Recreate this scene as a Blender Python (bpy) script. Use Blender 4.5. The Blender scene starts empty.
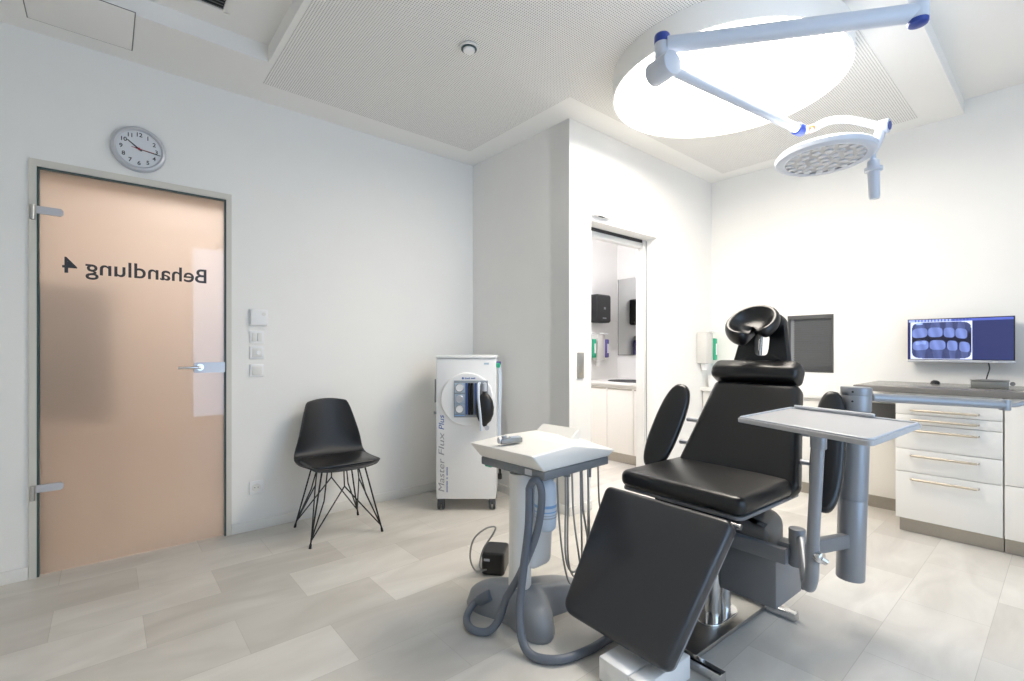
import bpy, bmesh, math, random
from mathutils import Vector, Matrix
PI = math.pi
D = bpy.data
SC = bpy.context.scene
COL = SC.collection
random.seed(4)
V = Vector

# ------------------------------------------------------------------ materials
def lin(c):
    def f(v):
        v /= 255.0
        return v / 12.92 if v <= 0.04045 else ((v + 0.055) / 1.055) ** 2.4
    return (f(c[0]), f(c[1]), f(c[2]), 1.0)

def mat(name, rgb, rough=0.5, metal=0.0, coat=0.0, noise=0.03, nscale=30.0, bump=0.0, bscale=200.0, spec=0.5,
        trans=0.0, emit=None, estr=0.0, coords='Object'):
    m = D.materials.new(name); m.use_nodes = True
    nt = m.node_tree; b = nt.nodes['Principled BSDF']
    b.inputs['Roughness'].default_value = rough
    b.inputs['Metallic'].default_value = metal
    b.inputs['Coat Weight'].default_value = coat
    b.inputs['Coat Roughness'].default_value = 0.08
    b.inputs['Specular IOR Level'].default_value = spec
    b.inputs['Transmission Weight'].default_value = trans
    c = lin(rgb)
    tc = nt.nodes.new('ShaderNodeTexCoord')
    if noise > 0:
        n = nt.nodes.new('ShaderNodeTexNoise'); n.inputs['Scale'].default_value = nscale
        n.inputs['Detail'].default_value = 3
        nt.links.new(tc.outputs[coords], n.inputs['Vector'])
        mx = nt.nodes.new('ShaderNodeMix'); mx.data_type = 'RGBA'
        mx.inputs[6].default_value = tuple(x * (1 - noise) for x in c[:3]) + (1,)
        mx.inputs[7].default_value = tuple(min(1, x * (1 + noise)) for x in c[:3]) + (1,)
        nt.links.new(n.outputs['Fac'], mx.inputs[0])
        nt.links.new(mx.outputs[2], b.inputs['Base Color'])
    else:
        b.inputs['Base Color'].default_value = c
    if bump > 0:
        n2 = nt.nodes.new('ShaderNodeTexNoise'); n2.inputs['Scale'].default_value = bscale
        n2.inputs['Detail'].default_value = 2
        nt.links.new(tc.outputs[coords], n2.inputs['Vector'])
        bp = nt.nodes.new('ShaderNodeBump'); bp.inputs['Strength'].default_value = bump
        bp.inputs['Distance'].default_value = 0.002
        nt.links.new(n2.outputs['Fac'], bp.inputs['Height'])
        nt.links.new(bp.outputs['Normal'], b.inputs['Normal'])
    if emit:
        b.inputs['Emission Color'].default_value = lin(emit)
        b.inputs['Emission Strength'].default_value = estr
    return m

M = {}
M['wall'] = mat('wall_paint', (243, 242, 239), 0.85, noise=0.012, nscale=6, bump=0.06, bscale=150, spec=0.2)
M['wallC'] = M['wall']
M['ceil'] = mat('ceiling_paint', (244, 243, 240), 0.9, noise=0.01, nscale=5, spec=0.15)
M['trim'] = mat('white_trim', (232, 231, 227), 0.5, noise=0.01)
M['frame'] = mat('door_frame_paint', (214, 211, 202), 0.45, noise=0.01)
M['seal'] = mat('dark_teal_seal', (58, 82, 84), 0.4, noise=0.05)
M['dark'] = mat('dark_gap', (40, 40, 42), 0.6)
M['white'] = mat('white_plastic', (240, 240, 240), 0.35, noise=0.01)
M['offwhite'] = mat('warm_white_lacquer', (238, 235, 229), 0.4, noise=0.012, nscale=3)
M['greyplastic'] = mat('grey_plastic', (140, 143, 147), 0.4, noise=0.02)
M['bandgrey'] = mat('slate_grey_plastic', (122, 126, 130), 0.4, noise=0.02)
M['blackleather'] = mat('black_leather', (19, 19, 20), 0.30, noise=0.12, nscale=60, bump=0.12, bscale=420, spec=0.55)
M['patent'] = mat('glossy_black_upholstery', (46, 47, 50), 0.36, coat=0.3, noise=0.06, nscale=15, bump=0.03, bscale=300, spec=0.5)
M['blackplastic'] = mat('black_plastic', (22, 22, 24), 0.38, noise=0.05)
M['blackshell'] = mat('matte_black_shell', (27, 28, 31), 0.42, noise=0.05, bump=0.05, bscale=300)
M['blackwire'] = mat('black_wire', (20, 20, 21), 0.35, metal=0.0)
M['steel'] = mat('brushed_steel', (190, 188, 184), 0.28, metal=1.0, noise=0.05, nscale=80)
M['chrome'] = mat('polished_chrome', (215, 215, 215), 0.12, metal=1.0, noise=0.0)
M['kick'] = mat('brushed_plinth', (176, 170, 160), 0.38, metal=0.75, noise=0.06, nscale=50)
M['greypaint'] = mat('metallic_grey_paint', (150, 153, 158), 0.34, metal=0.35, noise=0.02)
M['darkgreypaint'] = mat('dark_grey_paint', (130, 131, 134), 0.42, metal=0.15, noise=0.02)
M['coverGrey'] = mat('warm_grey_cover', (118, 114, 110), 0.5, noise=0.03)
M['tray'] = mat('tray_grey', (182, 182, 184), 0.4, noise=0.015)
M['trayrim'] = mat('tray_rim_grey', (192, 196, 203), 0.35, metal=0.1, noise=0.01)
M['hose'] = mat('grey_hose', (104, 110, 120), 0.42, noise=0.04)
M['hoselight'] = mat('light_grey_hose', (158, 158, 155), 0.45, noise=0.04)
M['blue'] = mat('blue_cap', (40, 66, 150), 0.35, noise=0.03)
M['lampwhite'] = mat('lamp_white_enamel', (206, 212, 223), 0.3, noise=0.01)
M['led'] = mat('led_lens', (205, 208, 214), 0.2, noise=0.06, nscale=80, coat=0.6)
M['orange'] = mat('orange_sticker', (226, 110, 52), 0.4)
M['handle'] = mat('satin_handle', (206, 196, 180), 0.3, metal=0.9, noise=0.02)
M['silver'] = mat('silver_rim', (200, 203, 210), 0.38, metal=0.45, noise=0.02)
M['clockface'] = mat('clock_face', (226, 229, 233), 0.5, noise=0.01)
M['ink'] = mat('dark_ink', (52, 58, 66), 0.5, noise=0.03)
M['red'] = mat('red_hand', (170, 52, 60), 0.4)
M['blind'] = mat('grey_blind', (96, 98, 100), 0.55, noise=0.04)
M['blindframe'] = mat('dark_grey_frame', (84, 84, 84), 0.5, noise=0.03)
M['green'] = mat('green_plastic', (40, 170, 130), 0.35, noise=0.03)
M['purple'] = mat('violet_plastic', (96, 88, 150), 0.4, noise=0.03)
M['label'] = mat('pale_blue_label', (140, 180, 222), 0.5, noise=0.03)
M['labeltext'] = mat('grey_label', (176, 184, 192), 0.5)
M['textgrey'] = mat('grey_lettering', (164, 164, 168), 0.5, noise=0.02)
M['textblue'] = mat('blue_lettering', (74, 104, 172), 0.5, noise=0.02)
M['panelgrey'] = mat('panel_grey', (150, 158, 166), 0.4, noise=0.04)
M['panellight'] = mat('panel_light_blue', (176, 196, 214), 0.4, noise=0.04)
M['greenish'] = mat('vent_grey', (120, 120, 118), 0.6, noise=0.05)
M['counter'] = mat('dark_counter', (122, 119, 115), 0.22, noise=0.06, nscale=25, spec=0.5)
M['counteredge'] = M['counter']
M['wcounter'] = mat('white_counter', (238, 236, 232), 0.3, noise=0.01)
M['bottle'] = mat('milky_bottle', (214, 224, 236), 0.35, noise=0.02)
M['mirror'] = mat('mirror_glass', (230, 232, 232), 0.03, metal=1.0, noise=0.0)
M['hall'] = mat('hallway_paint', (226, 213, 202), 0.85, noise=0.05, nscale=2)
M['hallfloor'] = mat('hallway_floor', (196, 176, 156), 0.5, noise=0.08, nscale=3)
M['brown'] = mat('dark_brown_standin', (52, 34, 24), 0.5, noise=0.15, nscale=6)
M['dispenser'] = mat('dispenser_grey', (214, 212, 208), 0.4, noise=0.01)
M['castor'] = mat('castor_grey', (74, 77, 80), 0.5, noise=0.03)
M['skin_metal'] = mat('matt_metal', (146, 147, 144), 0.38, metal=0.5, noise=0.06)

def floor_material():
    m = D.materials.new('stone_tile_floor'); m.use_nodes = True
    nt = m.node_tree; b = nt.nodes['Principled BSDF']; N = nt.nodes.new; L = nt.links.new
    geo = N('ShaderNodeNewGeometry')
    mp = N('ShaderNodeMapping'); mp.inputs['Location'].default_value = (5.875, 2.79, 0)
    L(geo.outputs['Position'], mp.inputs['Vector'])
    br = N('ShaderNodeTexBrick'); br.offset = 0.5; br.offset_frequency = 2; br.squash = 1.0
    br.inputs['Scale'].default_value = 1.0
    br.inputs['Mortar Size'].default_value = 0.0013
    br.inputs['Mortar Smooth'].default_value = 0.3
    br.inputs['Bias'].default_value = 0.0
    br.inputs['Brick Width'].default_value = 0.6
    br.inputs['Row Height'].default_value = 0.3015
    br.inputs['Color1'].default_value = lin((206, 201, 193))
    br.inputs['Color2'].default_value = lin((228, 224, 217))
    br.inputs['Mortar'].default_value = lin((196, 191, 182))
    L(mp.outputs['Vector'], br.inputs['Vector'])
    n = N('ShaderNodeTexNoise'); n.inputs['Scale'].default_value = 2.2; n.inputs['Detail'].default_value = 7
    n.inputs['Distortion'].default_value = 1.2
    mp2 = N('ShaderNodeMapping'); mp2.inputs['Scale'].default_value = (0.8, 2.2, 1)
    L(geo.outputs['Position'], mp2.inputs['Vector']); L(mp2.outputs['Vector'], n.inputs['Vector'])
    rp = N('ShaderNodeValToRGB')
    rp.color_ramp.elements[0].position = 0.3; rp.color_ramp.elements[0].color = (0.87, 0.86, 0.845, 1)
    rp.color_ramp.elements[1].position = 0.7; rp.color_ramp.elements[1].color = (1.06, 1.06, 1.06, 1)
    L(n.outputs['Fac'], rp.inputs['Fac'])
    mx = N('ShaderNodeMix'); mx.data_type = 'RGBA'; mx.blend_type = 'MULTIPLY'; mx.inputs[0].default_value = 1.0
    L(br.outputs['Color'], mx.inputs[6]); L(rp.outputs['Color'], mx.inputs[7])
    L(mx.outputs[2], b.inputs['Base Color'])
    b.inputs['Roughness'].default_value = 0.42
    b.inputs['Specular IOR Level'].default_value = 0.4
    bp = N('ShaderNodeBump'); bp.inputs['Strength'].default_value = 0.08; bp.inputs['Distance'].default_value = 0.001
    bp.invert = True
    L(br.outputs['Fac'], bp.inputs['Height']); L(bp.outputs['Normal'], b.inputs['Normal'])
    return m
M['floor'] = floor_material()

def perforated_material():
    m = D.materials.new('perforated_acoustic_board'); m.use_nodes = True
    nt = m.node_tree; b = nt.nodes['Principled BSDF']; N = nt.nodes.new; L = nt.links.new
    geo = N('ShaderNodeNewGeometry'); sep = N('ShaderNodeSeparateXYZ'); L(geo.outputs['Position'], sep.inputs[0])
    def cell(o):
        d = N('ShaderNodeMath'); d.operation = 'DIVIDE'; d.inputs[1].default_value = 0.0125
        L(o, d.inputs[0])
        f = N('ShaderNodeMath'); f.operation = 'FRACT'; L(d.outputs[0], f.inputs[0])
        s = N('ShaderNodeMath'); s.operation = 'SUBTRACT'; s.inputs[1].default_value = 0.5; L(f.outputs[0], s.inputs[0])
        p = N('ShaderNodeMath'); p.operation = 'MULTIPLY'; L(s.outputs[0], p.inputs[0]); L(s.outputs[0], p.inputs[1])
        return p.outputs[0]
    a = N('ShaderNodeMath'); a.operation = 'ADD'; L(cell(sep.outputs['X']), a.inputs[0]); L(cell(sep.outputs['Y']), a.inputs[1])
    lt = N('ShaderNodeMath'); lt.operation = 'LESS_THAN'; lt.inputs[1].default_value = 0.26 ** 2; L(a.outputs[0], lt.inputs[0])
    mx = N('ShaderNodeMix'); mx.data_type = 'RGBA'
    mx.inputs[6].default_value = lin((244, 243, 240)); mx.inputs[7].default_value = lin((165, 163, 161))
    L(lt.outputs[0], mx.inputs[0]); L(mx.outputs[2], b.inputs['Base Color'])
    b.inputs['Roughness'].default_value = 0.9; b.inputs['Specular IOR Level'].default_value = 0.1
    return m
M['perf'] = perforated_material()

def frosted_material():
    m = D.materials.new('frosted_glass'); m.use_nodes = True
    nt = m.node_tree; b = nt.nodes['Principled BSDF']; N = nt.nodes.new; L = nt.links.new
    out = nt.nodes['Material Output']
    b.inputs['Base Color'].default_value = (0.93, 0.90, 0.87, 1)
    b.inputs['Transmission Weight'].default_value = 1.0
    b.inputs['Roughness'].default_value = 0.56
    b.inputs['Coat IOR'].default_value = 1.9
    b.inputs['IOR'].default_value = 1.25
    b.inputs['Coat Weight'].default_value = 1.0
    b.inputs['Coat Roughness'].default_value = 0.02
    tr = N('ShaderNodeBsdfTranslucent'); tr.inputs['Color'].default_value = (0.92, 0.88, 0.84, 1)
    n = N('ShaderNodeTexNoise'); n.inputs['Scale'].default_value = 3
    mx = N('ShaderNodeMixShader'); mx.inputs[0].default_value = 0.35
    L(b.outputs[0], mx.inputs[1]); L(tr.outputs[0], mx.inputs[2]); L(mx.outputs[0], out.inputs['Surface'])
    return m
M['frost'] = frosted_material()

def emis(name, rgb, s):
    m = D.materials.new(name); m.use_nodes = True
    nt = m.node_tree
    for nd in list(nt.nodes):
        if nd.type == 'BSDF_PRINCIPLED': nt.nodes.remove(nd)
    e = nt.nodes.new('ShaderNodeEmission'); e.inputs[0].default_value = lin(rgb); e.inputs[1].default_value = s
    nt.links.new(e.outputs[0], nt.nodes['Material Output'].inputs[0])
    return m
M['lightdisc'] = emis('luminous_membrane', (255, 246, 233), 11.5)
M['halllamp'] = emis('hall_lamp_glow', (255, 241, 230), 21.0)
M['roomlamp'] = emis('washroom_fill_glow', (247, 245, 255), 20.0)
def screen_material():
    m = D.materials.new('screen_image'); m.use_nodes = True
    nt = m.node_tree; b = nt.nodes['Principled BSDF']
    a = nt.nodes.new('ShaderNodeVertexColor'); a.layer_name = 'img'
    nt.links.new(a.outputs[0], b.inputs['Emission Color']); b.inputs['Emission Strength'].default_value = 1.0
    b.inputs['Base Color'].default_value = (0.01, 0.01, 0.012, 1); b.inputs['Roughness'].default_value = 0.25
    return m
M['screen'] = screen_material()

# ------------------------------------------------------------------ mesh helpers
def new(): return bmesh.new()

def box(bm, c, s, rot=None, bev=0.0, seg=2):
    r = bmesh.ops.create_cube(bm, size=1.0)
    vs = r['verts']
    bmesh.ops.scale(bm, vec=V(s), verts=vs)
    if bev > 0:
        es = list({e for v in vs for e in v.link_edges})
        rr = bmesh.ops.bevel(bm, geom=es, offset=min(bev, min(s) * 0.49), segments=seg, profile=0.5, affect='EDGES')
        vs = list({v for f in rr['faces'] for v in f.verts} | {v for v in vs if v.is_valid})
    mt = Matrix.Translation(V(c))
    if rot is not None: mt = mt @ (rot.to_4x4() if isinstance(rot, Matrix) else Matrix.Rotation(rot, 4, 'Z'))
    bmesh.ops.transform(bm, matrix=mt, verts=vs)
    return vs

def bx(bm, x0, x1, y0, y1, z0, z1, bev=0.0):
    return box(bm, ((x0 + x1) / 2, (y0 + y1) / 2, (z0 + z1) / 2), (abs(x1 - x0), abs(y1 - y0), abs(z1 - z0)), None, bev)

def frame_of(d):
    d = d.normalized()
    up = V((0, 0, 1)) if abs(d.z) < 0.95 else V((1, 0, 0))
    u = d.cross(up).normalized(); w = d.cross(u).normalized()
    return u, w

def cyl(bm, p0, p1, r, r2=None, n=24, caps=True, bev=0.0):
    p0, p1 = V(p0), V(p1); r2 = r if r2 is None else r2
    d = (p1 - p0); u, w = frame_of(d); dn = d.normalized()
    prof = [(0, r), (d.length, r2)]
    if bev > 0:
        prof = [(0, r - bev), (bev * .3, r - bev * .3), (bev, r), (d.length - bev, r2), (d.length - bev * .3, r2 - bev * .3), (d.length, r2 - bev)]
    rings = []
    for h, rr in prof:
        rings.append([bm.verts.new(p0 + dn * h + (u * math.cos(a) + w * math.sin(a)) * rr) for a in [2 * PI * i / n for i in range(n)]])
    for a, b in zip(rings, rings[1:]):
        for i in range(n): bm.faces.new((a[i], a[(i + 1) % n], b[(i + 1) % n], b[i]))
    if caps:
        bm.faces.new(list(reversed(rings[0]))); bm.faces.new(rings[-1])

def lathe(bm, prof, o=(0, 0, 0), n=32, axis=(0, 0, 1)):
    """prof: list of (radius, height)"""
    o = V(o); ax = V(axis).normalized(); u, w = frame_of(ax)
    rings = []
    for r, h in prof:
        if r < 1e-6: rings.append([bm.verts.new(o + ax * h)])
        else: rings.append([bm.verts.new(o + ax * h + (u * math.cos(2 * PI * i / n) + w * math.sin(2 * PI * i / n)) * r) for i in range(n)])
    for a, b in zip(rings, rings[1:]):
        if len(a) == 1 and len(b) == 1: continue
        for i in range(n):
            j = (i + 1) % n
            if len(a) == 1: bm.faces.new((a[0], b[j], b[i]))
            elif len(b) == 1: bm.faces.new((a[i], a[j], b[0]))
            else: bm.faces.new((a[i], a[j], b[j], b[i]))

def smooth_path(pts, k=8, closed=False):
    pts = [V(p) for p in pts]; n = len(pts); out = []
    rng = n if closed else n - 1
    for i in range(rng):
        if closed: p0, p1, p2, p3 = pts[i - 1], pts[i], pts[(i + 1) % n], pts[(i + 2) % n]
        else:
            p1, p2 = pts[i], pts[i + 1]
            p0 = pts[i - 1] if i > 0 else p1 * 2 - p2
            p3 = pts[i + 2] if i + 2 < n else p2 * 2 - p1
        for j in range(k):
            t = j / k
            out.append(0.5 * ((2 * p1) + (p2 - p0) * t + (2 * p0 - 5 * p1 + 4 * p2 - p3) * t * t + (3 * p1 - p0 - 3 * p2 + p3) * t ** 3))
    if not closed: out.append(pts[-1])
    return out

def tube(bm, pts, r, n=10, closed=False, radii=None, flat=1.0):
    pts = [V(p) for p in pts]; m = len(pts)
    tang = []
    for i in range(m):
        a = pts[i - 1] if (i > 0 or closed) else pts[i]
        b = pts[(i + 1) % m] if (i < m - 1 or closed) else pts[i]
        tang.append((b - a).normalized())
    u, w = frame_of(tang[0]); rings = []
    for i in range(m):
        t = tang[i]
        u = (u - t * u.dot(t)).normalized(); w = t.cross(u).normalized()
        rr = radii[i] if radii else r
        rings.append([bm.verts.new(pts[i] + (u * math.cos(2 * PI * k / n) + w * math.sin(2 * PI * k / n) * flat) * rr) for k in range(n)])
    pairs = list(zip(rings, rings[1:]))
    if closed: pairs.append((rings[-1], rings[0]))
    for a, b in pairs:
        for k in range(n): bm.faces.new((a[k], a[(k + 1) % n], b[(k + 1) % n], b[k]))
    if not closed:
        bm.faces.new(list(reversed(rings[0]))); bm.faces.new(rings[-1])

def roundpoly(pts, rad, n=7):
    out = []; m = len(pts)
    for i in range(m):
        r = rad[i] if isinstance(rad, (list, tuple)) else rad
        p = V((pts[i][0], pts[i][1])); a = V(pts[i - 1][:2]); b = V(pts[(i + 1) % m][:2])
        d1 = (a - p).normalized(); d2 = (b - p).normalized()
        ang = d1.angle(d2)
        if r <= 1e-5 or ang > PI - 0.02:
            out.append(p); continue
        tl = min(r / math.tan(ang / 2), (a - p).length * 0.48, (b - p).length * 0.48); rr = tl * math.tan(ang / 2)
        c = p + (d1 + d2).normalized() * (rr / math.sin(ang / 2))
        s = p + d1 * tl - c; e = p + d2 * tl - c
        tot = s.angle_signed(e)
        for k in range(n + 1):
            out.append(c + Matrix.Rotation(-tot * k / n, 2) @ s)
    return out

def area2(p): return sum(p[i][0] * p[(i + 1) % len(p)][1] - p[(i + 1) % len(p)][0] * p[i][1] for i in range(len(p)))

def cushion(bm, outline, o, U, W, t, r=0.02, dome=0.0, k=5, back_r=None):
    """padded slab: outline (u,v) list, front surface through o with normal U x W, thickness t behind"""
    o, U, W = V(o), V(U).normalized(), V(W).normalized(); Nn = U.cross(W).normalized()
    pts = [V((p[0], p[1])) for p in outline]
    if area2(pts) < 0: pts.reverse()
    m = len(pts); nr = []
    for i in range(m):
        d = (pts[(i + 1) % m] - pts[i - 1]).normalized(); nr.append(V((d.y, -d.x)))
    cen = sum(pts, V((0, 0))) / m
    br = r if back_r is None else back_r
    def ring(ins, z, sc=1.0):
        out = []
        for p, q in zip(pts, nr):
            w2 = cen + (p - q * ins - cen) * sc
            out.append(bm.verts.new(o + U * w2.x + W * w2.y + Nn * z))
        return out
    rings = []
    if br > 0:
        for i in range(k + 1):
            a = PI / 2 * i / k
            rings.append(ring(br * (1 - math.sin(a)), -t + br * (1 - math.cos(a))))
    else: rings.append(ring(0, -t))
    for i in range(k + 1):
        a = PI / 2 * i / k
        rings.append(ring(r * (1 - math.cos(a)), -r + r * math.sin(a)))
    for s in (0.93, 0.8, 0.6, 0.35):
        rings.append(ring(r, dome * (1 - s * s) ** 0.8, s))
    for a, b in zip(rings, rings[1:]):
        for i in range(m): bm.faces.new((a[i], a[(i + 1) % m], b[(i + 1) % m], b[i]))
    bm.faces.new(list(reversed(rings[0]))); bm.faces.new(rings[-1])

def prism(bm, poly, o, U, W, t):
    """extrude polygon (u,v) by thickness t along U x W"""
    o, U, W = V(o), V(U).normalized(), V(W).normalized(); Nn = U.cross(W).normalized()
    pts = [V((p[0], p[1])) for p in poly]
    if area2(pts) < 0: pts.reverse()
    a = [bm.verts.new(o + U * p.x + W * p.y) for p in pts]
    b = [bm.verts.new(o + U * p.x + W * p.y + Nn * t) for p in pts]
    m = len(pts)
    for i in range(m): bm.faces.new((a[i], a[(i + 1) % m], b[(i + 1) % m], b[i]))
    bm.faces.new(list(reversed(a))); bm.faces.new(b)

def obj(name, bm, material, parent=None, ang=0.7, smooth=True):
    bmesh.ops.remove_doubles(bm, verts=bm.verts, dist=1e-6)
    bmesh.ops.recalc_face_normals(bm, faces=bm.faces)
    me = D.meshes.new(name); bm.to_mesh(me); bm.free()
    me.materials.append(M[material] if isinstance(material, str) else material)
    if smooth:
        me.shade_smooth(); me.set_sharp_from_angle(angle=ang)
    o = D.objects.new(name, me); COL.objects.link(o)
    if parent: o.parent = parent
    return o

def tag(o, label, cat, group=None):
    o['label'] = label; o['category'] = cat
    if group: o['group'] = group
    return o

def thing(name, label, cat, loc=(0, 0, 0), rz=0.0, group=None):
    o = D.objects.new(name, None); COL.objects.link(o)
    o.empty_display_size = 0.05
    o.location = loc; o.rotation_euler = (0, 0, rz)
    return tag(o, label, cat, group)

def struct(name, bm, material, ang=0.6, parent=None, smooth=True):
    o = obj(name, bm, material, parent, ang, smooth)
    if not parent: o['kind'] = 'structure'
    return o

def sempty(name, loc=(0, 0, 0)):
    o = D.objects.new(name, None); COL.objects.link(o); o.location = loc; o['kind'] = 'structure'
    o.empty_display_size = 0.05
    return o

def text_obj(name, body, size, o, U, W, material, parent, mirror=False, depth=0.0008, shear=0.0, align='LEFT', width=None, spacing=1.0, weight=0.0):
    cu = D.curves.new('lettering', 'FONT'); cu.body = body; cu.size = size; cu.extrude = depth; cu.shear = shear
    cu.align_x = align; cu.align_y = 'CENTER'; cu.space_character = spacing; cu.offset = weight
    tmp = D.objects.new('lettering', cu); COL.objects.link(tmp)
    dg = bpy.context.evaluated_depsgraph_get()
    me = D.meshes.new_from_object(tmp.evaluated_get(dg))
    D.objects.remove(tmp); D.curves.remove(cu)
    o, U, W = V(o), V(U).normalized(), V(W).normalized(); Nn = U.cross(W).normalized()
    xs = [v.co.x for v in me.vertices]
    k = 1.0
    if width: k = width / (max(xs) - min(xs))
    for v in me.vertices:
        x, y, z = v.co
        v.co = o + U * x * k + W * y + Nn * (z + depth)
    me.name = name; me.materials.clear(); me.materials.append(M[material])
    ob = D.objects.new(name, me); COL.objects.link(ob)
    if parent: ob.parent = parent
    return ob

# ------------------------------------------------------------------ room dimensions
YA = 3.43; XB = 2.468; YC = 2.282; XD = 4.49
ZL = 2.78; ZH = 2.875; X0 = -1.25; YW = -1.45; YSTEP = 0.486

# floor
bm = new(); bx(bm, X0 - .15, 4.75, YW - .15, 5.45, -0.1, 0.0)
struct('floor', bm, 'floor')

# left wall (with glass door) : runs along X at Y = YA
bm = new()
DX0, DX1, DZ = -0.266, 0.575, 2.097
bx(bm, X0, DX0 - .028, YA, YA + .1, 0, 3.0); bx(bm, DX1 + .028, XB + .1, YA, YA + .1, 0, 3.0); bx(bm, DX0 - .028, DX1 + .028, YA, YA + .1, DZ + .036, 3.0)
struct('wall_left', bm, 'wall')
# short return wall facing the camera and the wall with the sliding door
bm = new(); bx(bm, XB, XB + .1, YC + 0.003, YA, 0, 3.0)
struct('wall_return', bm, 'wall')
SX0, SX1, SZ = 2.70, 3.55, 2.108
bm = new()
bx(bm, XB, SX0, YC, YC + .19, 0, 3.0); bx(bm, SX1, XD + .12, YC, YC + .19, 0, 3.0); bx(bm, SX0, SX1, YC, YC + .19, SZ, 3.0)
struct('wall_back', bm, 'wall')
# right wall with small interior window
WY0, WY1, WZ0, WZ1 = 1.259, 1.60, 0.975, 1.452
bm = new()
bx(bm, XD, XD + .12, YW, WY0, 0, 3.0); bx(bm, XD, XD + .12, WY1, YC, 0, 3.0)
bx(bm, XD, XD + .12, WY0, WY1, 0, WZ0); bx(bm, XD, XD + .12, WY0, WY1, WZ1, 3.0)
struct('wall_right', bm, 'wall')
# walls behind the camera, with the tall window the daylight comes from
bm = new(); bx(bm, X0 - .1, X0, YW - .1, YA + .1, 0, 3.0)
struct('wall_side', bm, 'wall')
NX0, NX1, NZ0, NZ1 = 0.95, 2.6, 0.12, 2.72
bm = new()
bx(bm, X0, NX0, YW - .1, YW, 0, 3.0); bx(bm, NX1, XD + .12, YW - .1, YW, 0, 3.0)
bx(bm, NX0, NX1, YW - .1, YW, 0, NZ0); bx(bm, NX0, NX1, YW - .1, YW, NZ1, 3.0)
struct('wall_front', bm, 'wall')
w = sempty('window_1', (0, YW - .05, 0))
bm = new()
for x in (NX0, (NX0 * 2 + NX1) / 3, (NX0 + NX1 * 2) / 3, NX1):
    bx(bm, x - .03, x + .03, -.03, .03, NZ0, NZ1)
bx(bm, NX0, NX1, -.03, .03, NZ0, NZ0 + .06); bx(bm, NX0, NX1, -.03, .03, NZ1 - .06, NZ1)
obj('window_frame', bm, 'trim', w)

# ceilings
bm = new(); bx(bm, X0 - .1, 4.75, YW - .1, 5.45, ZH, ZH + .12)
struct('ceiling', bm, 'ceil')
# lowered ceiling board: L-shaped ring with a recess at the upper left
RX0, RX1, RY0, RY1 = -0.9, 0.70, 0.9, 2.94
bm = new()
bx(bm, X0, RX0, YSTEP, YA, ZL, ZH); bx(bm, RX0, RX1, YSTEP, RY0, ZL, ZH); bx(bm, RX0, RX1, RY1, YA, ZL, ZH)
bx(bm, RX1, XB, YSTEP, YA, ZL, ZH); bx(bm, XB, XD, YSTEP, YC, ZL, ZH)
struct('ceiling_lowered', bm, 'ceil')
bm = new()
prism(bm, [(0.73, 0.70), (4.31, 0.70), (4.31, 2.085), (2.262, 2.085), (2.262, 3.19), (0.73, 3.19)], (0, 0, ZL - 0.0025), (1, 0, 0), (0, 1, 0), 0.0035)
struct('ceiling_perforated', bm, 'perf')

# baseboards
bm = new(); bx(bm, X0, DX0 - .03, YA - .012, YA, 0, .065, .002); struct('baseboard_left', bm, 'trim')
bm = new(); bx(bm, DX1 + .03, XB, YA - .012, YA, 0, .065, .002); struct('baseboard_rear', bm, 'trim')
bm = new(); bx(bm, XB - .012, XB, YC, YA - .012, 0, .065, .002); struct('baseboard_return', bm, 'trim')
bm = new(); bx(bm, XB - .012, SX0, YC - .012, YC, 0, .065, .002); bx(bm, SX1, 4.28, YC - .012, YC, 0, .065, .002); struct('baseboard_back', bm, 'trim')

# ------------------------------------------------------------------ frosted glass door
door = sempty('door_1', (0, YA, 0))
bm = new()
for a, b in ((DX0 - .028, DX0), (DX1, DX1 + .028)): bx(bm, a, b, -.012, .1, 0, DZ)
bx(bm, DX0 - .028, DX1 + .028, -.012, .1, DZ, DZ + .036)
obj('door_frame', bm, 'frame', door)
bm = new()
bx(bm, DX0, DX0 + .009, -.004, .06, 0.0, DZ); bx(bm, DX1 - .009, DX1, -.004, .06, 0.0, DZ); bx(bm, DX0, DX1, -.004, .06, DZ - .009, DZ)
obj('door_seal', bm, 'seal', door)
bm = new(); bx(bm, DX0 + .012, DX1 - .012, .004, .012, .008, DZ - .012)
pane = obj('glass_pane', bm, 'frost', door, smooth=False)
text_obj('lettering', 'Behandlung 4', 0.118, (0.479, .0035, 1.603), (-1, 0, 0), (0, 0, 1), 'ink', door, width=0.643, depth=0.0004, weight=0.0012)
for z in (1.875, 0.452):
    bm = new()
    prism(bm, roundpoly([(-.268, z - .019), (-.175, z - .019), (-.166, z - .010), (-.166, z + .010), (-.175, z + .019), (-.268, z + .019)], .004), (0, .002, 0), (1, 0, 0), (0, 0, 1), .016)
    h = obj('hinge', bm, 'silver', door)
    h2 = new(); cyl(h2, (-.279, -.022, z - .055), (-.279, -.022, z + .02), .0095, n=16); bx(h2, -.288, -.266, -.022, -.006, z - .019, z + .02)
    obj('hinge_pin', h2, 'steel', h)
# handle : lock case, lever
bm = new()
prism(bm, roundpoly([(.405, 1.022), (.566, 1.022), (.566, 1.085), (.405, 1.085)], [.012, .002, .002, .012]), (0, .004, 0), (1, 0, 0), (0, 0, 1), .02)
lk = obj('lock_case', bm, 'silver', door)
bm = new(); cyl(bm, (.435, -.016, 1.056), (.435, -.06, 1.056), .0095, n=16); cyl(bm, (.435, -.016, 1.056), (.435, -.022, 1.056), .02, n=20)
tube(bm, smooth_path([(.435, -.06, 1.056), (.41, -.066, 1.056), (.32, -.066, 1.055)], 6), .0085, n=12)
obj('lever_handle', bm, 'chrome', lk)

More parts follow.
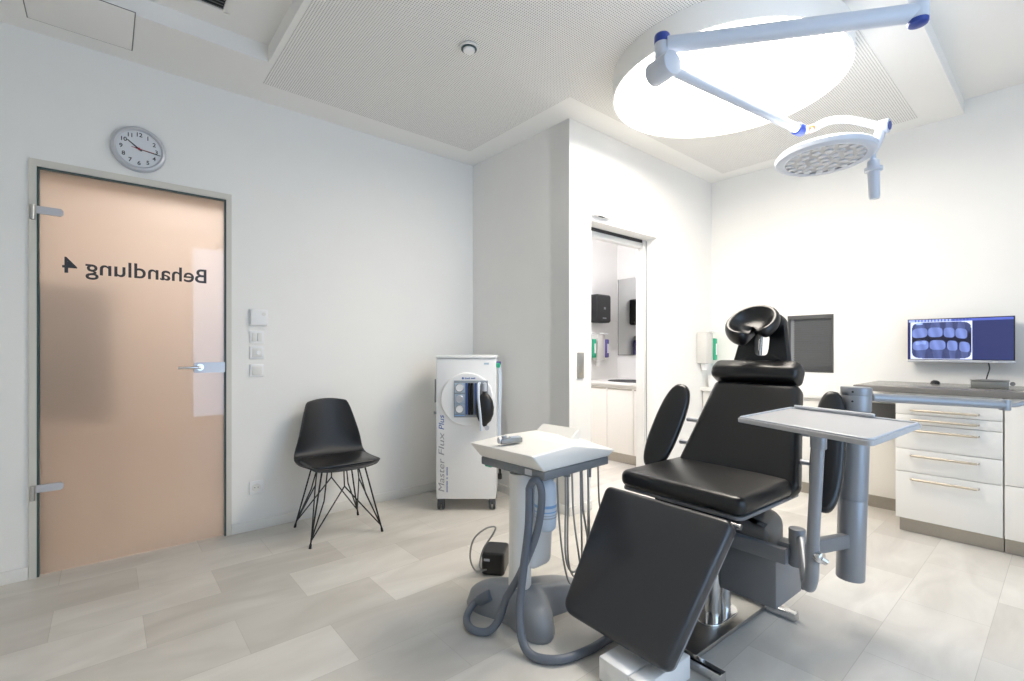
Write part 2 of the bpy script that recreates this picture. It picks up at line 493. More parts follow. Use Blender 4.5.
# hallway behind the glass
bm = new(); bx(bm, -1.3, 2.0, 5.2, 5.3, 0, 2.75); struct('wall_hallway', bm, 'hall')
bm = new(); bx(bm, -1.4, -1.3, YA + .1, 5.3, 0, 2.75); struct('wall_hallway_side', bm, 'hall')
bm = new(); bx(bm, 2.0, 2.1, YA + .1, 5.3, 0, 2.75); struct('wall_hallway_end', bm, 'hall')
bm = new(); bx(bm, -1.3, 2.0, YA + .1, 5.2, 2.65, 2.75); struct('ceiling_hallway', bm, 'ceil')
t = thing('hallway_blur_standin', 'dark brown stand-in shape behind the frosted glass door for a blurred reflection', 'cabinet', (-0.13, 4.02, 0))  # made-up brown shape, stands in for a dark reflection in the glass
bm = new(); bx(bm, -.17, .17, -.15, .15, .74, 1.55, .02); obj('main_body', bm, 'brown', t)
for sx in (-.13, .13):
    for sy in (-.12, .12):
        bm = new(); cyl(bm, (sx * 1.3, sy, 0), (sx * .4, sy, .84), .012, n=10); obj('leg', bm, 'brown', t)
hl = thing('hallway_ceiling_lamp', 'round warm lamp on the ceiling of the hallway behind the glass door', 'ceiling lamp', (.5, 4.1, 2.65))
bm = new(); cyl(bm, (0, 0, -.06), (0, 0, 0), .32, n=40); obj('lamp_body', bm, 'white', hl)
bm = new(); cyl(bm, (0, 0, -.066), (0, 0, -.0605), .30, n=40); obj('diffuser', bm, 'halllamp', hl)

# ------------------------------------------------------------------ wall clock
ck = thing('wall_clock', 'round silver wall clock with white face above the glass door', 'clock', (0.145, YA, 2.290))
R = .125
bm = new(); lathe(bm, [(0, .0), (R, .0), (R, .018), (R - .004, .03), (R - .016, .036), (R - .024, .03), (R - .024, .02)], n=56, axis=(0, -1, 0))
obj('rim', bm, 'silver', ck)
bm = new(); cyl(bm, (0, -.016, 0), (0, -.022, 0), R - .023, n=56); face = obj('clock_face', bm, 'clockface', ck)
for i in range(1, 13):
    a = PI / 2 - i * PI / 6
    text_obj('numeral', str(i), .031, (.079 * math.cos(a), -.0222, .079 * math.sin(a)), (1, 0, 0), (0, 0, 1), 'ink', ck, align='CENTER', depth=.0004, weight=.0006)
def hand(name, ang, L0, L1, wd, y, m):
    bm = new(); c, s = math.cos(ang), math.sin(ang)
    prism(bm, [(-L0, -wd), (L1, -wd * .7), (L1, wd * .7), (-L0, wd)], (0, y, 0), (c, 0, s), (-s, 0, c), .0014); obj(name, bm, m, ck)
hand('hour_hand', PI / 2 - (10 + 17 / 60) * PI / 6, .015, .066, .0035, -.0235, 'ink')
hand('minute_hand', PI / 2 - 16.5 * PI / 30, .018, .098, .0026, -.025, 'ink')
hand('second_hand', PI / 2 - 16.2 * PI / 30, .034, .07, .0014, -.0268, 'red')
bm = new(); cyl(bm, (0, -.022, 0), (0, -.029, 0), .006, n=16); obj('hub', bm, 'red', ck)

# ------------------------------------------------------------------ switches and socket
def plate(x, z, s, name, label, cat, group=None):
    t = thing(name, label, cat, (x, YA, z), 0, group)
    bm = new(); box(bm, (0, -.005, 0), (s, .01, s), None, .003); obj('cover_plate', bm, 'white', t)
    return t
t = plate(.756, 1.370, .108, 'thermostat', 'square white wall thermostat, topmost and largest of the controls beside the glass door', 'thermostat')
bm = new(); box(bm, (0, -.018, 0), (.098, .02, .098), None, .006); obj('housing', bm, 'white', t)
bm = new(); cyl(bm, (.026, -.028, .022), (.026, -.0305, .022), .012, n=20); obj('dial', bm, 'trim', t)
for z, lb, kind in ((1.243, 'white double rocker light switch right under the wall thermostat', 'double'), (1.143, 'white light switch with small round button, second below the wall thermostat', 'knob'), (1.027, 'plain white single light switch, lowest of the column beside the glass door', 'single')):
    t = plate(.747, z, .082, 'light_switch', lb, 'light switch', 'wall switches beside the glass door')
    if kind == 'double':
        for dx in (-.016, .015):
            bm = new(); box(bm, (dx, -.012, 0), (.026, .008, .054), None, .002); obj('rocker', bm, 'trim', t)
    elif kind == 'knob':
        bm = new(); box(bm, (0, -.0115, 0), (.056, .006, .056), None, .002); k = obj('insert', bm, 'trim', t)
        bm = new(); cyl(bm, (.006, -.0145, 0), (.006, -.022, 0), .013, n=20); obj('button', bm, 'white', k)
    else:
        bm = new(); box(bm, (0, -.012, 0), (.056, .008, .056), None, .002); obj('rocker', bm, 'trim', t)
t = plate(.744, .273, .082, 'wall_socket', 'white round power socket low on the wall left of the black chair', 'socket')
bm = new(); lathe(bm, [(.026, .010), (.0245, .012), (.021, .012), (.020, .0105), (0, .0105)], n=28, axis=(0, -1, 0)); k = obj('socket_well', bm, 'trim', t)
for dx in (-.0095, .0095):
    bm = new(); cyl(bm, (dx, -.0106, 0), (dx, -.0112, 0), .0028, n=10); obj('contact_hole', bm, 'dark', k)

# ------------------------------------------------------------------ ceiling fittings
t = thing('ceiling_hatch', 'flush rectangular white access panel in the ceiling at upper left', 'access panel', (-.089, 3.11, ZL))
bm = new(); bx(bm, -.197, .197, -.19, .185, -.004, -.0005, .001); obj('hatch_panel', bm, 'ceil', t)
bm = new()
for a in ((-.2015, -.1975, -.192, .187), (.1975, .2015, -.192, .187), (-.2015, .2015, -.194, -.1905), (-.2015, .2015, .1855, .189)): bx(bm, *a, -.0028, -.0004)
obj('seam', bm, 'greenish', t)
t = thing('ceiling_vent', 'grey slotted air vent in the raised ceiling recess at the top edge', 'vent', (.39, 2.53, ZH))
bm = new()
for a in ((-.125, -.09, -.25, .25), (.06, .095, -.25, .25), (-.125, .095, -.27, -.24), (-.125, .095, .24, .27)): bx(bm, *a, -.012, 0, .002)
obj('vent_frame', bm, 'ceil', t)
bm = new()
bx(bm, -.09, .06, -.24, .24, -.003, -.0005)
obj('backing', bm, 'dark', t)
bm = new()
for i in range(20): box(bm, (-.015, -.228 + i * .024, -.007), (.15, .016, .003), Matrix.Rotation(.5, 3, 'X'))
obj('louvre', bm, 'greenish', t)
t = thing('ceiling_speaker', 'small round white ceiling fitting with dark rim in the perforated panel', 'ceiling fitting', (1.476, 2.088, ZL - .0025))
bm = new(); lathe(bm, [(.0, -.004), (.052, -.004), (.052, -.012), (.042, -.014), (.040, -.003)], n=40); obj('trim_ring', bm, 'trim', t)
bm = new(); lathe(bm, [(0, -.004), (.0415, -.004), (.0415, -.018), (.034, -.020), (.033, -.010), (0, -.010)], n=40); obj('dark_ring', bm, 'seal', t)
bm = new(); cyl(bm, (0, 0, -.0085), (0, 0, -.028), .031, n=36, bev=.004); obj('center_cap', bm, 'white', t)

# round luminous drum
CX, CY, CR, CZ = 2.70, 1.305, 0.612, 2.652
t = thing('round_ceiling_light', 'huge round glowing drum light hanging flush under the ceiling', 'ceiling light', (CX, CY, ZL))
bm = new(); lathe(bm, [(CR + .006, -.0028), (CR + .006, CZ - ZL - .004), (CR - .002, CZ - ZL - .004), (CR - .004, CZ - ZL + .012), (CR - .004, -.0028)], n=96); obj('drum_shell', bm, 'ceil', t)
bm = new(); cyl(bm, (0, 0, CZ - ZL + .004), (0, 0, CZ - ZL), CR - .005, n=96); obj('luminous_membrane', bm, 'lightdisc', t)

# ------------------------------------------------------------------ surgical lamp
t = thing('surgical_lamp', 'white swing-arm operating lamp with blue joints and round LED head', 'operating lamp', (2.454, .40, ZH))
def L(p): return V(p) - V((2.454, .40, ZH))
ZA = 2.497
bm = new(); cyl(bm, (0, 0, 0), (0, 0, -.02), .11, n=36, bev=.004); cyl(bm, (0, 0, -.02), L((2.454, .40, ZA + .04)), .032, n=24); obj('ceiling_post', bm, 'lampwhite', t)
A0 = V((2.454, .40, ZA)); A1 = V((1.863, 1.172, ZA)); ad = (A1 - A0).normalized()
bm = new(); cyl(bm, L(A0 + ad * .01), L(A1 - ad * .02), .035, n=28); cyl(bm, L(A0 + V((0, 0, -.03))), L(A0 + V((0, 0, .045))), .036, n=24); obj('horizontal_arm', bm, 'lampwhite', t)
bm = new(); cyl(bm, L(A0 + V((0, 0, -.05))), L(A0 + V((0, 0, .02))), .0345, n=28, bev=.01); obj('joint_cap', bm, 'blue', t)
bm = new(); cyl(bm, L(A1 + V((0, 0, .005))), L(A1 + V((0, 0, .048))), .033, n=24, bev=.008); obj('joint_cap', bm, 'blue', t)
K = V((1.863, 1.172, 2.392))
bm = new(); cyl(bm, L(A1 + V((0, 0, .02))), L(A1 + V((0, 0, -.08))), .031, n=24); obj('swivel', bm, 'lampwhite', t)
S1 = V((2.815, .957, 2.342)); sd = (S1 - K).normalized(); px_ = V((sd.y, -sd.x, 0)).normalized()
bm = new(); cyl(bm, L(K - px_ * .055), L(K + px_ * .065), .052, n=32, bev=.006); obj('joint_drum', bm, 'lampwhite', t)
bm = new(); cyl(bm, L(K + px_ * .02 + sd * .02), L(S1), .023, n=24); obj('spring_arm', bm, 'lampwhite', t)
bm = new(); cyl(bm, L(S1 - sd * .01), L(S1 + sd * .045), .032, .030, n=24, bev=.006); obj('joint_cap', bm, 'blue', t)
HC = V((2.922, .862, 2.190))     # head centre
HN = V((-.03, -.03, -1)).normalized()
HU = V((.76, -.65, .02)); HU = (HU - HN * HU.dot(HN)).normalized(); HV = HN.cross(HU).normalized()
HR = .228
yk = [(2.82, .938, 2.314), (2.831, .906, 2.34), (2.85, .862, 2.377), (2.868, .815, 2.393), (2.893, .757, 2.385), (2.92, .70, 2.340)]
ycap = V((3.131, .655, 2.34))
off = V((3.131, .655, 2.34)) - V((2.9315, .6567, 2.34))
arc = smooth_path([S1 + sd * .03] + [V(p) + off * (i / 5.0) for i, p in enumerate(yk) if i > 0][:-1] + [ycap], 8)
bm = new(); tube(bm, [L(p) for p in arc], .0195, n=14); obj('yoke', bm, 'lampwhite', t)
bm = new(); p = arc[5]; p2 = arc[9]; cyl(bm, L(p + V((0, 0, .0))), L(p2), .0207, n=16); obj('sticker', bm, 'orange', t)
bm = new(); ca = V((-.06, -.99, -.10)).normalized(); cyl(bm, L(ycap - ca * .02), L(ycap + ca * .03), .036, n=28, bev=.006); yc = obj('yoke_joint', bm, 'lampwhite', t)
bm = new(); cyl(bm, L(ycap + ca * .03), L(ycap + ca * .034), .022, n=20); obj('emblem', bm, 'blue', yc)
bm = new(); tube(bm, [L(q) for q in smooth_path([ycap, HC + HU * (HR + .03) - HN * .04, HC + HU * (HR - .01) - HN * .012], 6)], .026, n=12); obj('bracket', bm, 'lampwhite', t)
bm = new(); lathe(bm, [(HR - .045, .016), (HR - .02, .022), (HR, .012), (HR + .006, -.008), (HR - .008, -.024), (HR - .05, -.032), (0, -.034)], o=L(HC), n=64, axis=HN); obj('lamp_housing', bm, 'lampwhite', t)
bm = new(); cyl(bm, L(HC + HN * .004), L(HC + HN * .012), HR - .044, n=56); led = obj('led_face', bm, 'tray', t)
for k, (rr, nn) in enumerate(((.0, 1), (.055, 6), (.11, 12), (.165, 18))):
    for i in range(nn):
        a = 2 * PI * i / nn + k * .2
        c = HC + HN * .012 + HU * rr * math.cos(a) + HV * rr * math.sin(a)
        bm = new(); lathe(bm, [(.021, 0), (.018, .005), (.008, .008), (0, .0085)], o=L(c), n=14, axis=HN); obj('led_lens', bm, 'led', led)
hp = HC + HU * (HR + .030) + V((0, 0, .045))
bm = new(); hd = V((.03, -.02, -1)).normalized()
lathe(bm, [(.0, -.02), (.014, -.02), (.014, .055), (.026, .066), (.030, .10), (.041, .102), (.041, .12), (.028, .124), (.028, .135), (.025, .255), (.021, .268), (0, .27)], o=L(hp), n=24, axis=hd)
obj('handle', bm, 'lampwhite', t)

# ------------------------------------------------------------------ black wire-leg chair
t = thing('wire_leg_chair', 'black moulded shell chair on thin black wire legs against the white wall', 'chair', (1.138, 3.075, 0), math.radians(-3))
def shell():
    prof = [(-.228, .428, .19), (-.218, .445, .21), (-.17, .452, .226), (-.08, .443, .232), (.02, .437, .238), (.10, .440, .235), (.145, .452, .230), (.172, .485, .222),
            (.188, .53, .214), (.203, .60, .197), (.218, .68, .176), (.232, .76, .155), (.244, .815, .141), (.247, .832, .130)]
    nu = 22; rows = []
    for j, (y, z, w) in enumerate(prof):
        row = []
        back = max(0, min(1, (z - .47) / .1)) if y > .14 else 0
        for i in range(nu + 1):
            u = -1 + 2 * i / nu
            yy = y - back * .055 * (abs(u) ** 2.2) * (1 - .45 * max(0, (z - .6) / .25))
            zz = z + (1 - back) * (.012 * abs(u) ** 3) - (0.018 * u * u if j >= 12 else 0)
            if j < 2: yy += .03 * u * u
            row.append((w * u, yy, zz))
        rows.append(row)
    return rows
rows = shell()
bm = new(); vv = [[bm.verts.new(p) for p in r] for r in rows]
for a, b in zip(vv, vv[1:]):
    for i in range(len(a) - 1): bm.faces.new((a[i], a[i + 1], b[i + 1], b[i]))
sh = obj('seat_shell', bm, 'blackshell', t, ang=1.5)
md = sh.modifiers.new('thickness', 'SOLIDIFY'); md.thickness = .009; md.offset = 0
md = sh.modifiers.new('smooth', 'SUBSURF'); md.levels = 1; md.render_levels = 1
bm = new(); cushion(bm, roundpoly([(-.20, -.195), (.20, -.195), (.213, .12), (-.213, .12)], [.05, .05, .06, .06], 8), (0, 0, .468), (1, 0, 0), (0, 1, 0), .024, .011, .006); obj('seat_pad', bm, 'blackleather', t)
FT = [(-.205, .215), (-.218, -.20), (.222, -.20), (.205, .195)]       # feet: rear-left, front-left, front-right, rear-right
TP = [(-.12, .11), (-.13, -.13), (.13, -.13), (.12, .11)]
wr = .0052
bm = new(); tube(bm, [(x, y, .427) for x, y in TP], wr, n=8, closed=True); tube(bm, [(-.13, 0, .427), (.13, 0, .427)], wr, n=8); obj('under_frame', bm, 'blackwire', t)
for k in range(4):
    bm = new(); (fx, fy), (tx, ty) = FT[k], TP[k]
    tube(bm, [(tx, ty, .43), (fx, fy, .004)], wr, n=8)
    tube(bm, [(tx * .72, ty * .9, .43), (tx * .72 + (fx - tx) * .38, ty + (fy - ty) * .42, .25), (fx - (fx - tx) * .1, fy - (fy - ty) * .1, .045)], wr * .85, n=8)
    cyl(bm, (fx, fy, .0), (fx - (fx - tx) * .05, fy - (fy - ty) * .05, .025), .0085, .007, n=10)
    obj('leg', bm, 'blackwire', t)
    k2 = (k + 1) % 4
    mx, my = (TP[k][0] + TP[k2][0]) / 2, (TP[k][1] + TP[k2][1]) / 2
    kn = V((mx * 1.1, my * 1.1, .315))
    bm = new()
    tube(bm, [(mx, my, .43), kn], wr * .8, n=8)
    for q in (k, k2):
        f = V((FT[q][0], FT[q][1], .0)); tp = V((TP[q][0], TP[q][1], .43))
        tube(bm, [kn, f + (tp - f) * .1], wr * .8, n=8)
    obj('brace', bm, 'blackwire', t)

# ------------------------------------------------------------------ sedation cabinet on castors
rzf = math.radians(-40.4)
t = thing('sedation_unit', 'tall white wheeled cabinet with round gauge panel in the room corner', 'medical cabinet', (1.977, 2.834, 0), rzf)
# local: x to the right, -y toward the room
hw = .216
bm = new(); bx(bm, -hw, hw, 0, .36, .085, 1.10, .012); obj('main_body', bm, 'white', t)
bm = new(); bx(bm, -hw - .004, hw + .004, -.006, .366, 1.1005, 1.122, .006); obj('top_lid', bm, 'white', t)
bm = new(); bx(bm, -hw - .014, -hw - .0005, .02, .04, .78, .95, .004); bx(bm, -hw - .02, -hw - .0005, .015, .03, .695, .715, .003); obj('side_handle', bm, 'greyplastic', t)
for x in (-hw + .03, hw - .03):
    for y in (.05, .31):
        bm = new(); cyl(bm, (x - .024, y, .034), (x - .006, y, .034), .034, n=20, bev=.004); cyl(bm, (x + .006, y, .034), (x + .024, y, .034), .034, n=20, bev=.004)
        box(bm, (x, y, .06), (.05, .045, .045), None, .008)
        obj('castor', bm, 'castor', t)
# round bezel (flattened on its right side) standing proud of the front
arcp = [(.01 + .190 * math.cos(a), .19 * math.sin(a)) for a in [math.radians(48 + i * 7) for i in range(34)]]
arcp += [(.088, -.17), (.092, -.125), (.13, -.115), (.185, -.07), (.195, .02), (.18, .09)]
bm = new(); cushion(bm, arcp, (0, -.022, .807), (1, 0, 0), (0, 0, 1), .0218, .008, 0, back_r=0); bez = obj('round_bezel', bm, 'white', t)
bm = new(); bx(bm, -.083, .16, -.030, -.0225, .679, .942, .002); pnl = obj('control_panel', bm, 'panelgrey', t)
for i, z in enumerate((.890, .811, .740)):
    bm = new(); bx(bm, -.078, -.006, -.0325, -.0302, z - .034, z + .034); gp = obj('gauge_plate', bm, 'panellight', t)
    bm = new(); lathe(bm, [(0, .0325), (.028, .0325), (.028, .044), (.023, .048), (.022, .042), (0, .042)], o=(-.042, 0, z), n=28, axis=(0, -1, 0)); obj('gauge_dial' if i != 1 else 'knob', bm, 'silver' if i == 1 else 'white', gp)
    if i != 1:
        bm = new(); lathe(bm, [(.0285, .0327), (.031, .040), (.0245, .0475)], o=(-.042, 0, z), n=28, axis=(0, -1, 0)); obj('dial_ring', bm, 'greyplastic', gp)
bm = new(); bx(bm, -.078, -.006, -.0334, -.0302, .690, .6985); obj('blue_strip', bm, 'label', t)
for xa in (.0, .066):
    bm = new(); bx(bm, xa, xa + .014, -.0335, -.0302, .70, .925); obj('scale_strip', bm, 'textblue', t)
for x in (.026, .046):
    bm = new(); cyl(bm, (x, -.036, .70), (x, -.036, .925), .0095, n=12); obj('flow_tube', bm, 'blackplastic', t)
# rebreathing bag, black, with clear hose
bag = [(.0, .125), (.014, .122), (.018, .10), (.034, .085), (.056, .05), (.066, .0), (.062, -.05), (.044, -.095), (.02, -.118), (.012, -.135), (0, -.137)]
bm = new()
lathe(bm, [(r, h) for r, h in bag], o=(.139, -.075, .757), n=28)
bmesh.ops.scale(bm, vec=(1, .62, 1), space=Matrix.Translation((-.139, .075, -.757)), verts=bm.verts)
obj('breathing_bag', bm, 'blackplastic', t)
bm = new(); cyl(bm, (.139, -.075, .87), (.139, -.075, .925), .016, n=18); cyl(bm, (.139, -.075, .915), (.139, -.02, .915), .013, n=18); obj('bag_fitting', bm, 'silver', t)
bm = new(); tube(bm, [(.139, -.075, .622), (.15, -.078, .615)], .008); cyl(bm, (.155, -.065, .612), (.155, -.09, .612), .016, n=14); obj('drain_ring', bm, 'silver', t)
bm = new(); tube(bm, smooth_path([(.10, -.03, .925), (.098, -.11, .91), (.10, -.135, .82), (.112, -.13, .70), (.118, -.12, .60)], 8), .009, n=10); obj('clear_hose', bm, 'bottle', t)
# hanging hoses on the right side
bm = new()
for k, x in enumerate((.228, .238)):
    tube(bm, smooth_path([(x, .06 + .02 * k, 1.06), (x + .012, .055 + .02 * k, .95), (x + .004, .05 + .02 * k, .65), (x + .006, .06, .42), (x - .002, .075, .35)], 6), .0075, n=8)
obj('hanging_hose', bm, 'bottle', t)
bm = new(); cyl(bm, (.2165, .07, 1.065), (.25, .07, 1.065), .012, n=12); obj('connector', bm, 'purple', t)
bm = new(); lathe(bm, [(0, .018), (.014, .014), (.018, 0), (.012, -.018), (0, -.022)], o=(.23, .045, 1.05), n=14); obj('green_connector', bm, 'green', t)
def vtext(body, size, x, z, m, w, shear=.25):
    return text_obj('lettering', body, size, (x, -.0004, z), (0, 0, 1), (-1, 0, 0), m, t, shear=shear, width=w, depth=.0004, weight=0)
vtext('Master', .062, -.175, .134, 'textgrey', .239, .2)
vtext('Flux', .058, -.175, .395, 'textgrey', .165, .2)
vtext('Plus', .054, -.175, .583, 'textblue', .105, .2)
bm = new()
for z0, z1 in ((.138, .222), (.232, .248), (.258, .318)):
    z = z0
    while z < z1 - .004:
        bx(bm, -.1405, -.131, -.0012, -.0003, z, z + .0042); z += .0068
obj('small_print', bm, 'textblue', t)
bm = new(); box(bm, (-.02, -.0232, .958), (.014, .001, .014), Matrix.Rotation(PI / 4, 3, 'Y')); obj('emblem', bm, 'textblue', t)
bm = new(); x = -.006
for k in range(10):
    if k != 5: bx(bm, x, x + .0052, -.0232, -.0225, .9525, .9615 + (.002 if k in (0, 4, 9) else 0))
    x += .0076
obj('logo_print', bm, 'textblue', t)
bm = new(); bx(bm, .13, .165, -.0015, -.0003, 1.055, 1.068); obj('badge', bm, 'panellight', t)

# ------------------------------------------------------------------ instrument cart
t = thing('instrument_cart', 'white dental instrument cart with grey three-lobed foot and hanging hoses', 'dental cart', (1.40, 1.57, 0), math.radians(2.5))
def lobes(bm, dirs, r0, h, nphi=72, nr=14):
    rings = []
    for j in range(nr + 1):
        s = j / nr; ring = []
        for i in range(nphi):
            a = 2 * PI * i / nphi
            r = r0
            for d, ln, wd in dirs:
                x = (a - d + PI) % (2 * PI) - PI
                r += ln * math.exp(-(x / wd) ** 2)
            hh = h * (1 - .10 * (r - r0) / .2)
            z = .012 + (hh - .012) * (1 - s ** 4.2) ** .5 if s < 1 else .012
            ring.append(bm.verts.new((r * s * math.cos(a), r * s * math.sin(a), z)) if j else None)
        rings.append(ring)
    c = bm.verts.new((0, 0, h))
    for i in range(nphi): bm.faces.new((c, rings[1][i], rings[1][(i + 1) % nphi]))
    for a, b in zip(rings[1:], rings[2:]):
        for i in range(nphi): bm.faces.new((a[i], b[i], b[(i + 1) % nphi], a[(i + 1) % nphi]))
    low = [bm.verts.new((v.co.x * .98, v.co.y * .98, 0.0)) for v in rings[-1]]
    for i in range(nphi): bm.faces.new((rings[-1][i], low[i], low[(i + 1) % nphi], rings[-1][(i + 1) % nphi]))
    bm.faces.new(list(reversed(low)))
bm = new(); lobes(bm, [(math.radians(116), .155, .50), (math.radians(-112), .125, .52), (math.radians(-14), .215, .44)], .115, .135)
obj('foot_base', bm, 'greyplastic', t, ang=1.2)
bm = new()
def stadium(cx, cy, rx, ry, n=28): return [(cx + rx * math.cos(2 * PI * i / n), cy + ry * math.sin(2 * PI * i / n)) for i in range(n)]
rings = []
for z, rx, ry, cx in ((.10, .050, .052, -.01), (.3, .046, .050, -.01), (.62, .043, .047, -.01)):
    rings.append([bm.verts.new((p[0], p[1], z)) for p in stadium(cx, .01, rx, ry)])
for a, b in zip(rings, rings[1:]):
    for i in range(28): bm.faces.new((a[i], a[(i + 1) % 28], b[(i + 1) % 28], b[i]))
bm.faces.new(rings[-1]); bm.faces.new(list(reversed(rings[0])))
obj('column', bm, 'offwhite', t)
# supply box and water bottle on the right of the column
bm = new(); cushion(bm, roundpoly([(-.055, .19), (.075, .19), (.09, .40), (.09, .60), (-.055, .60)], [.03, .04, .03, .01, .01]), (.075, -.040, 0), (1, 0, 0), (0, 0, 1), .11, .025, 0); obj('supply_housing', bm, 'white', t)
bm = new(); lathe(bm, [(0, .385), (.038, .385), (.046, .395), (.048, .42), (.048, .56), (.044, .585), (.024, .605), (.024, .64)], o=(.050, -.088, 0), n=32); bo = obj('water_bottle', bm, 'bottle', t)
bm = new(); lathe(bm, [(.0486, .485), (.0486, .497)], o=(.050, -.088, 0), n=32); lathe(bm, [(.0484, .465), (.0484, .470)], o=(.050, -.088, 0), n=32); obj('label', bm, 'label', bo)
bm = new(); lathe(bm, [(.0484, .440), (.0484, .446)], o=(.050, -.088, 0), n=32); lathe(bm, [(.0484, .452), (.0484, .456)], o=(.050, -.088, 0), n=32); obj('label_print', bm, 'labeltext', bo)
# tray head: grey trim band and sloping white tub
bx0, bx1, by0, by1 = -.075, .355, -.20, .20
bm = new(); bx(bm, bx0, bx1, by0, by1, .635, .672, .006); obj('trim_band', bm, 'bandgrey', t)
bm = new()
lo = [(bx0 - .002, by0 - .002, .6725), (bx1 + .002, by0 - .002, .6725), (bx1 + .002, by1 + .002, .6725), (bx0 - .002, by1 + .002, .6725)]
up = [(-.135, -.19, .742), (.12, -.185, .752), (.385, -.215, .700), (.375, .19, .752), (.10, .21, .752), (-.138, .205, .742)]
lv = [bm.verts.new(p) for p in lo]; uv = [bm.verts.new(p) for p in up]
bm.faces.new((lv[0], lv[1], uv[2], uv[1], uv[0])); bm.faces.new((lv[1], lv[2], uv[3], uv[2])); bm.faces.new((lv[2], lv[3], uv[5], uv[4], uv[3])); bm.faces.new((lv[3], lv[0], uv[0], uv[5]))
bm.faces.new(list(reversed(lv)))
bm.faces.new((uv[0], uv[1], uv[4], uv[5])); bm.faces.new((uv[1], uv[2], uv[3], uv[4]))
bmesh.ops.bevel(bm, geom=list(bm.edges), offset=.008, segments=3, profile=.6, affect='EDGES')
obj('tray_tub', bm, 'offwhite', t)
bm = new(); prism(bm, [(0, 0), (.10, 0), (.085, .035), (.055, .04)], (.26, -.06, .738), (1, 0, 0), (0, 0, 1), -.0); bm.free()
bm = new()
pr = [(.235, .725), (.33, .725), (.345, .775), (.325, .783)]
a = [bm.verts.new((x, .19, z)) for x, z in pr]; b = [bm.verts.new((x, -.05, z)) for x, z in pr]
for i in range(4): bm.faces.new((a[i], a[(i + 1) % 4], b[(i + 1) % 4], b[i]))
bm.faces.new(a); bm.faces.new(list(reversed(b)))
bmesh.ops.bevel(bm, geom=list(bm.edges), offset=.005, segments=2, affect='EDGES')
obj('raised_flap', bm, 'offwhite', t)
bm = new(); bx(bm, -.0775, -.0752, -.13, -.09, .645, .668); bx(bm, -.082, -.0765, -.14, -.075, .676, .683); obj('latch', bm, 'silver', t)
bm = new(); cyl(bm, (-.03, .12, .634), (-.03, .12, .60), .005, n=8); cyl(bm, (-.03, .12, .60), (-.03, .12, .575), .009, n=10, bev=.002); bm2 = bm; obj('hanging_clip', bm, 'blackplastic', t)
bm = new(); bx(bm, -.06, -.02, .15, .19, .626, .634); obj('green_plug', bm, 'green', t)
# two thick suction hoses: loop at the front and run along the floor under the chair
bm = new()
tube(bm, smooth_path([(-.09, -.13, .60), (-.105, -.14, .45), (-.135, -.14, .28), (-.165, -.15, .14), (-.19, -.19, .05), (-.195, -.245, .0175), (-.165, -.31, .0165), (-.10, -.352, .0165), (.008, -.375, .0165), (.10, -.380, .0165), (.22, -.40, .0165)], 10), .0165, n=14)
tube(bm, smooth_path([(-.09, -.13, .60), (-.088, -.15, .63), (-.075, -.17, .625), (-.07, -.18, .56), (-.085, -.165, .42), (-.125, -.11, .25), (-.15, -.06, .15), (-.175, -.04, .06), (-.22, -.02, .018), (-.255, .04, .0165), (-.22, .12, .018), (-.16, .14, .05), (-.135, .09, .085)], 10), .0155, n=14)
obj('suction_hose', bm, 'hose', t)
bm = new(); cyl(bm, (-.15, .125, .06), (-.12, .08, .095), .024, n=16, bev=.004); obj('hose_collar', bm, 'hose', t)
# thin instrument hoses looping under the right side
def hoop(x, y, drop, x2, y2, r=.0042):
    bm = new(); tube(bm, smooth_path([(x, y, .634), (x - .01, y - .01, .5), (x - .02, y - .02, drop + .08), ((x + x2) / 2 - .01, (y + y2) / 2 - .02, drop), (x2 + .02, y2 - .02, drop + .1), (x2 + .01, y2, .45), (x2, y2, .634)], 8), r, n=8)
    obj('instrument_hose', bm, 'hoselight', t)
hoop(.11, -.15, .19, .24, -.13); hoop(.16, -.12, .16, .21, -.16); hoop(.20, -.16, .14, .10, -.11); hoop(.24, -.17, .22, .34, -.15); hoop(.28, -.14, .18, .13, -.17)
bm = new(); cyl(bm, (.12, -.15, .6345), (.12, -.15, .612), .016, n=14); obj('hose_holder', bm, 'bandgrey', t)
bm = new(); cyl(bm, (.25, -.17, .6345), (.245, -.175, .59), .010, .008, n=12); obj('hose_holder', bm, 'bandgrey', t)

bm = new(); o = V((1.335, 1.625, .7425))
t2 = thing('instrument_holder', 'small metal instrument block lying on the white cart tray', 'instrument holder', (1.352, 1.60, .7535), math.radians(-12))
bm = new(); box(bm, (0, 0, .011), (.105, .036, .022), None, .004); obj('block', bm, 'skin_metal', t2)
bm = new(); cyl(bm, (-.03, 0, .022), (-.03, 0, .034), .012, n=16, bev=.003); cyl(bm, (-.058, .0, .015), (-.048, .0, .015), .014, n=14); obj('cap', bm, 'silver', t2)
bm = new(); box(bm, (.022, 0, .024), (.05, .022, .006), None, .002); obj('clamp', bm, 'silver', t2)

# black foot switch behind the column with curled cable
t2 = thing('foot_switch', 'black foot switch with curled grey cable behind the cart column', 'foot switch', (1.575, 1.985, 0), math.radians(40))
bm = new(); cushion(bm, roundpoly([(-.08, -.06), (.08, -.06), (.08, .06), (-.08, .06)], .02), (0, 0, .115), (1, 0, 0), (0, 1, 0), .115, .012, 0); obj('switch_body', bm, 'blackplastic', t2)
bm = new(); box(bm, (-.0805, .03, .08), (.002, .03, .012), None); obj('tag', bm, 'silver', t2)
bm = new(); tube(bm, smooth_path([(-.078, .03, .03), (-.09, .085, .025), (-.09, .115, .09), (-.08, .10, .18), (-.065, .04, .235), (-.06, -.01, .245), (-.07, .0, .21), (-.085, .045, .14), (-.092, .065, .06), (-.075, .055, .02)], 8), .0045, n=8); obj('cable', bm, 'hoselight', t2)

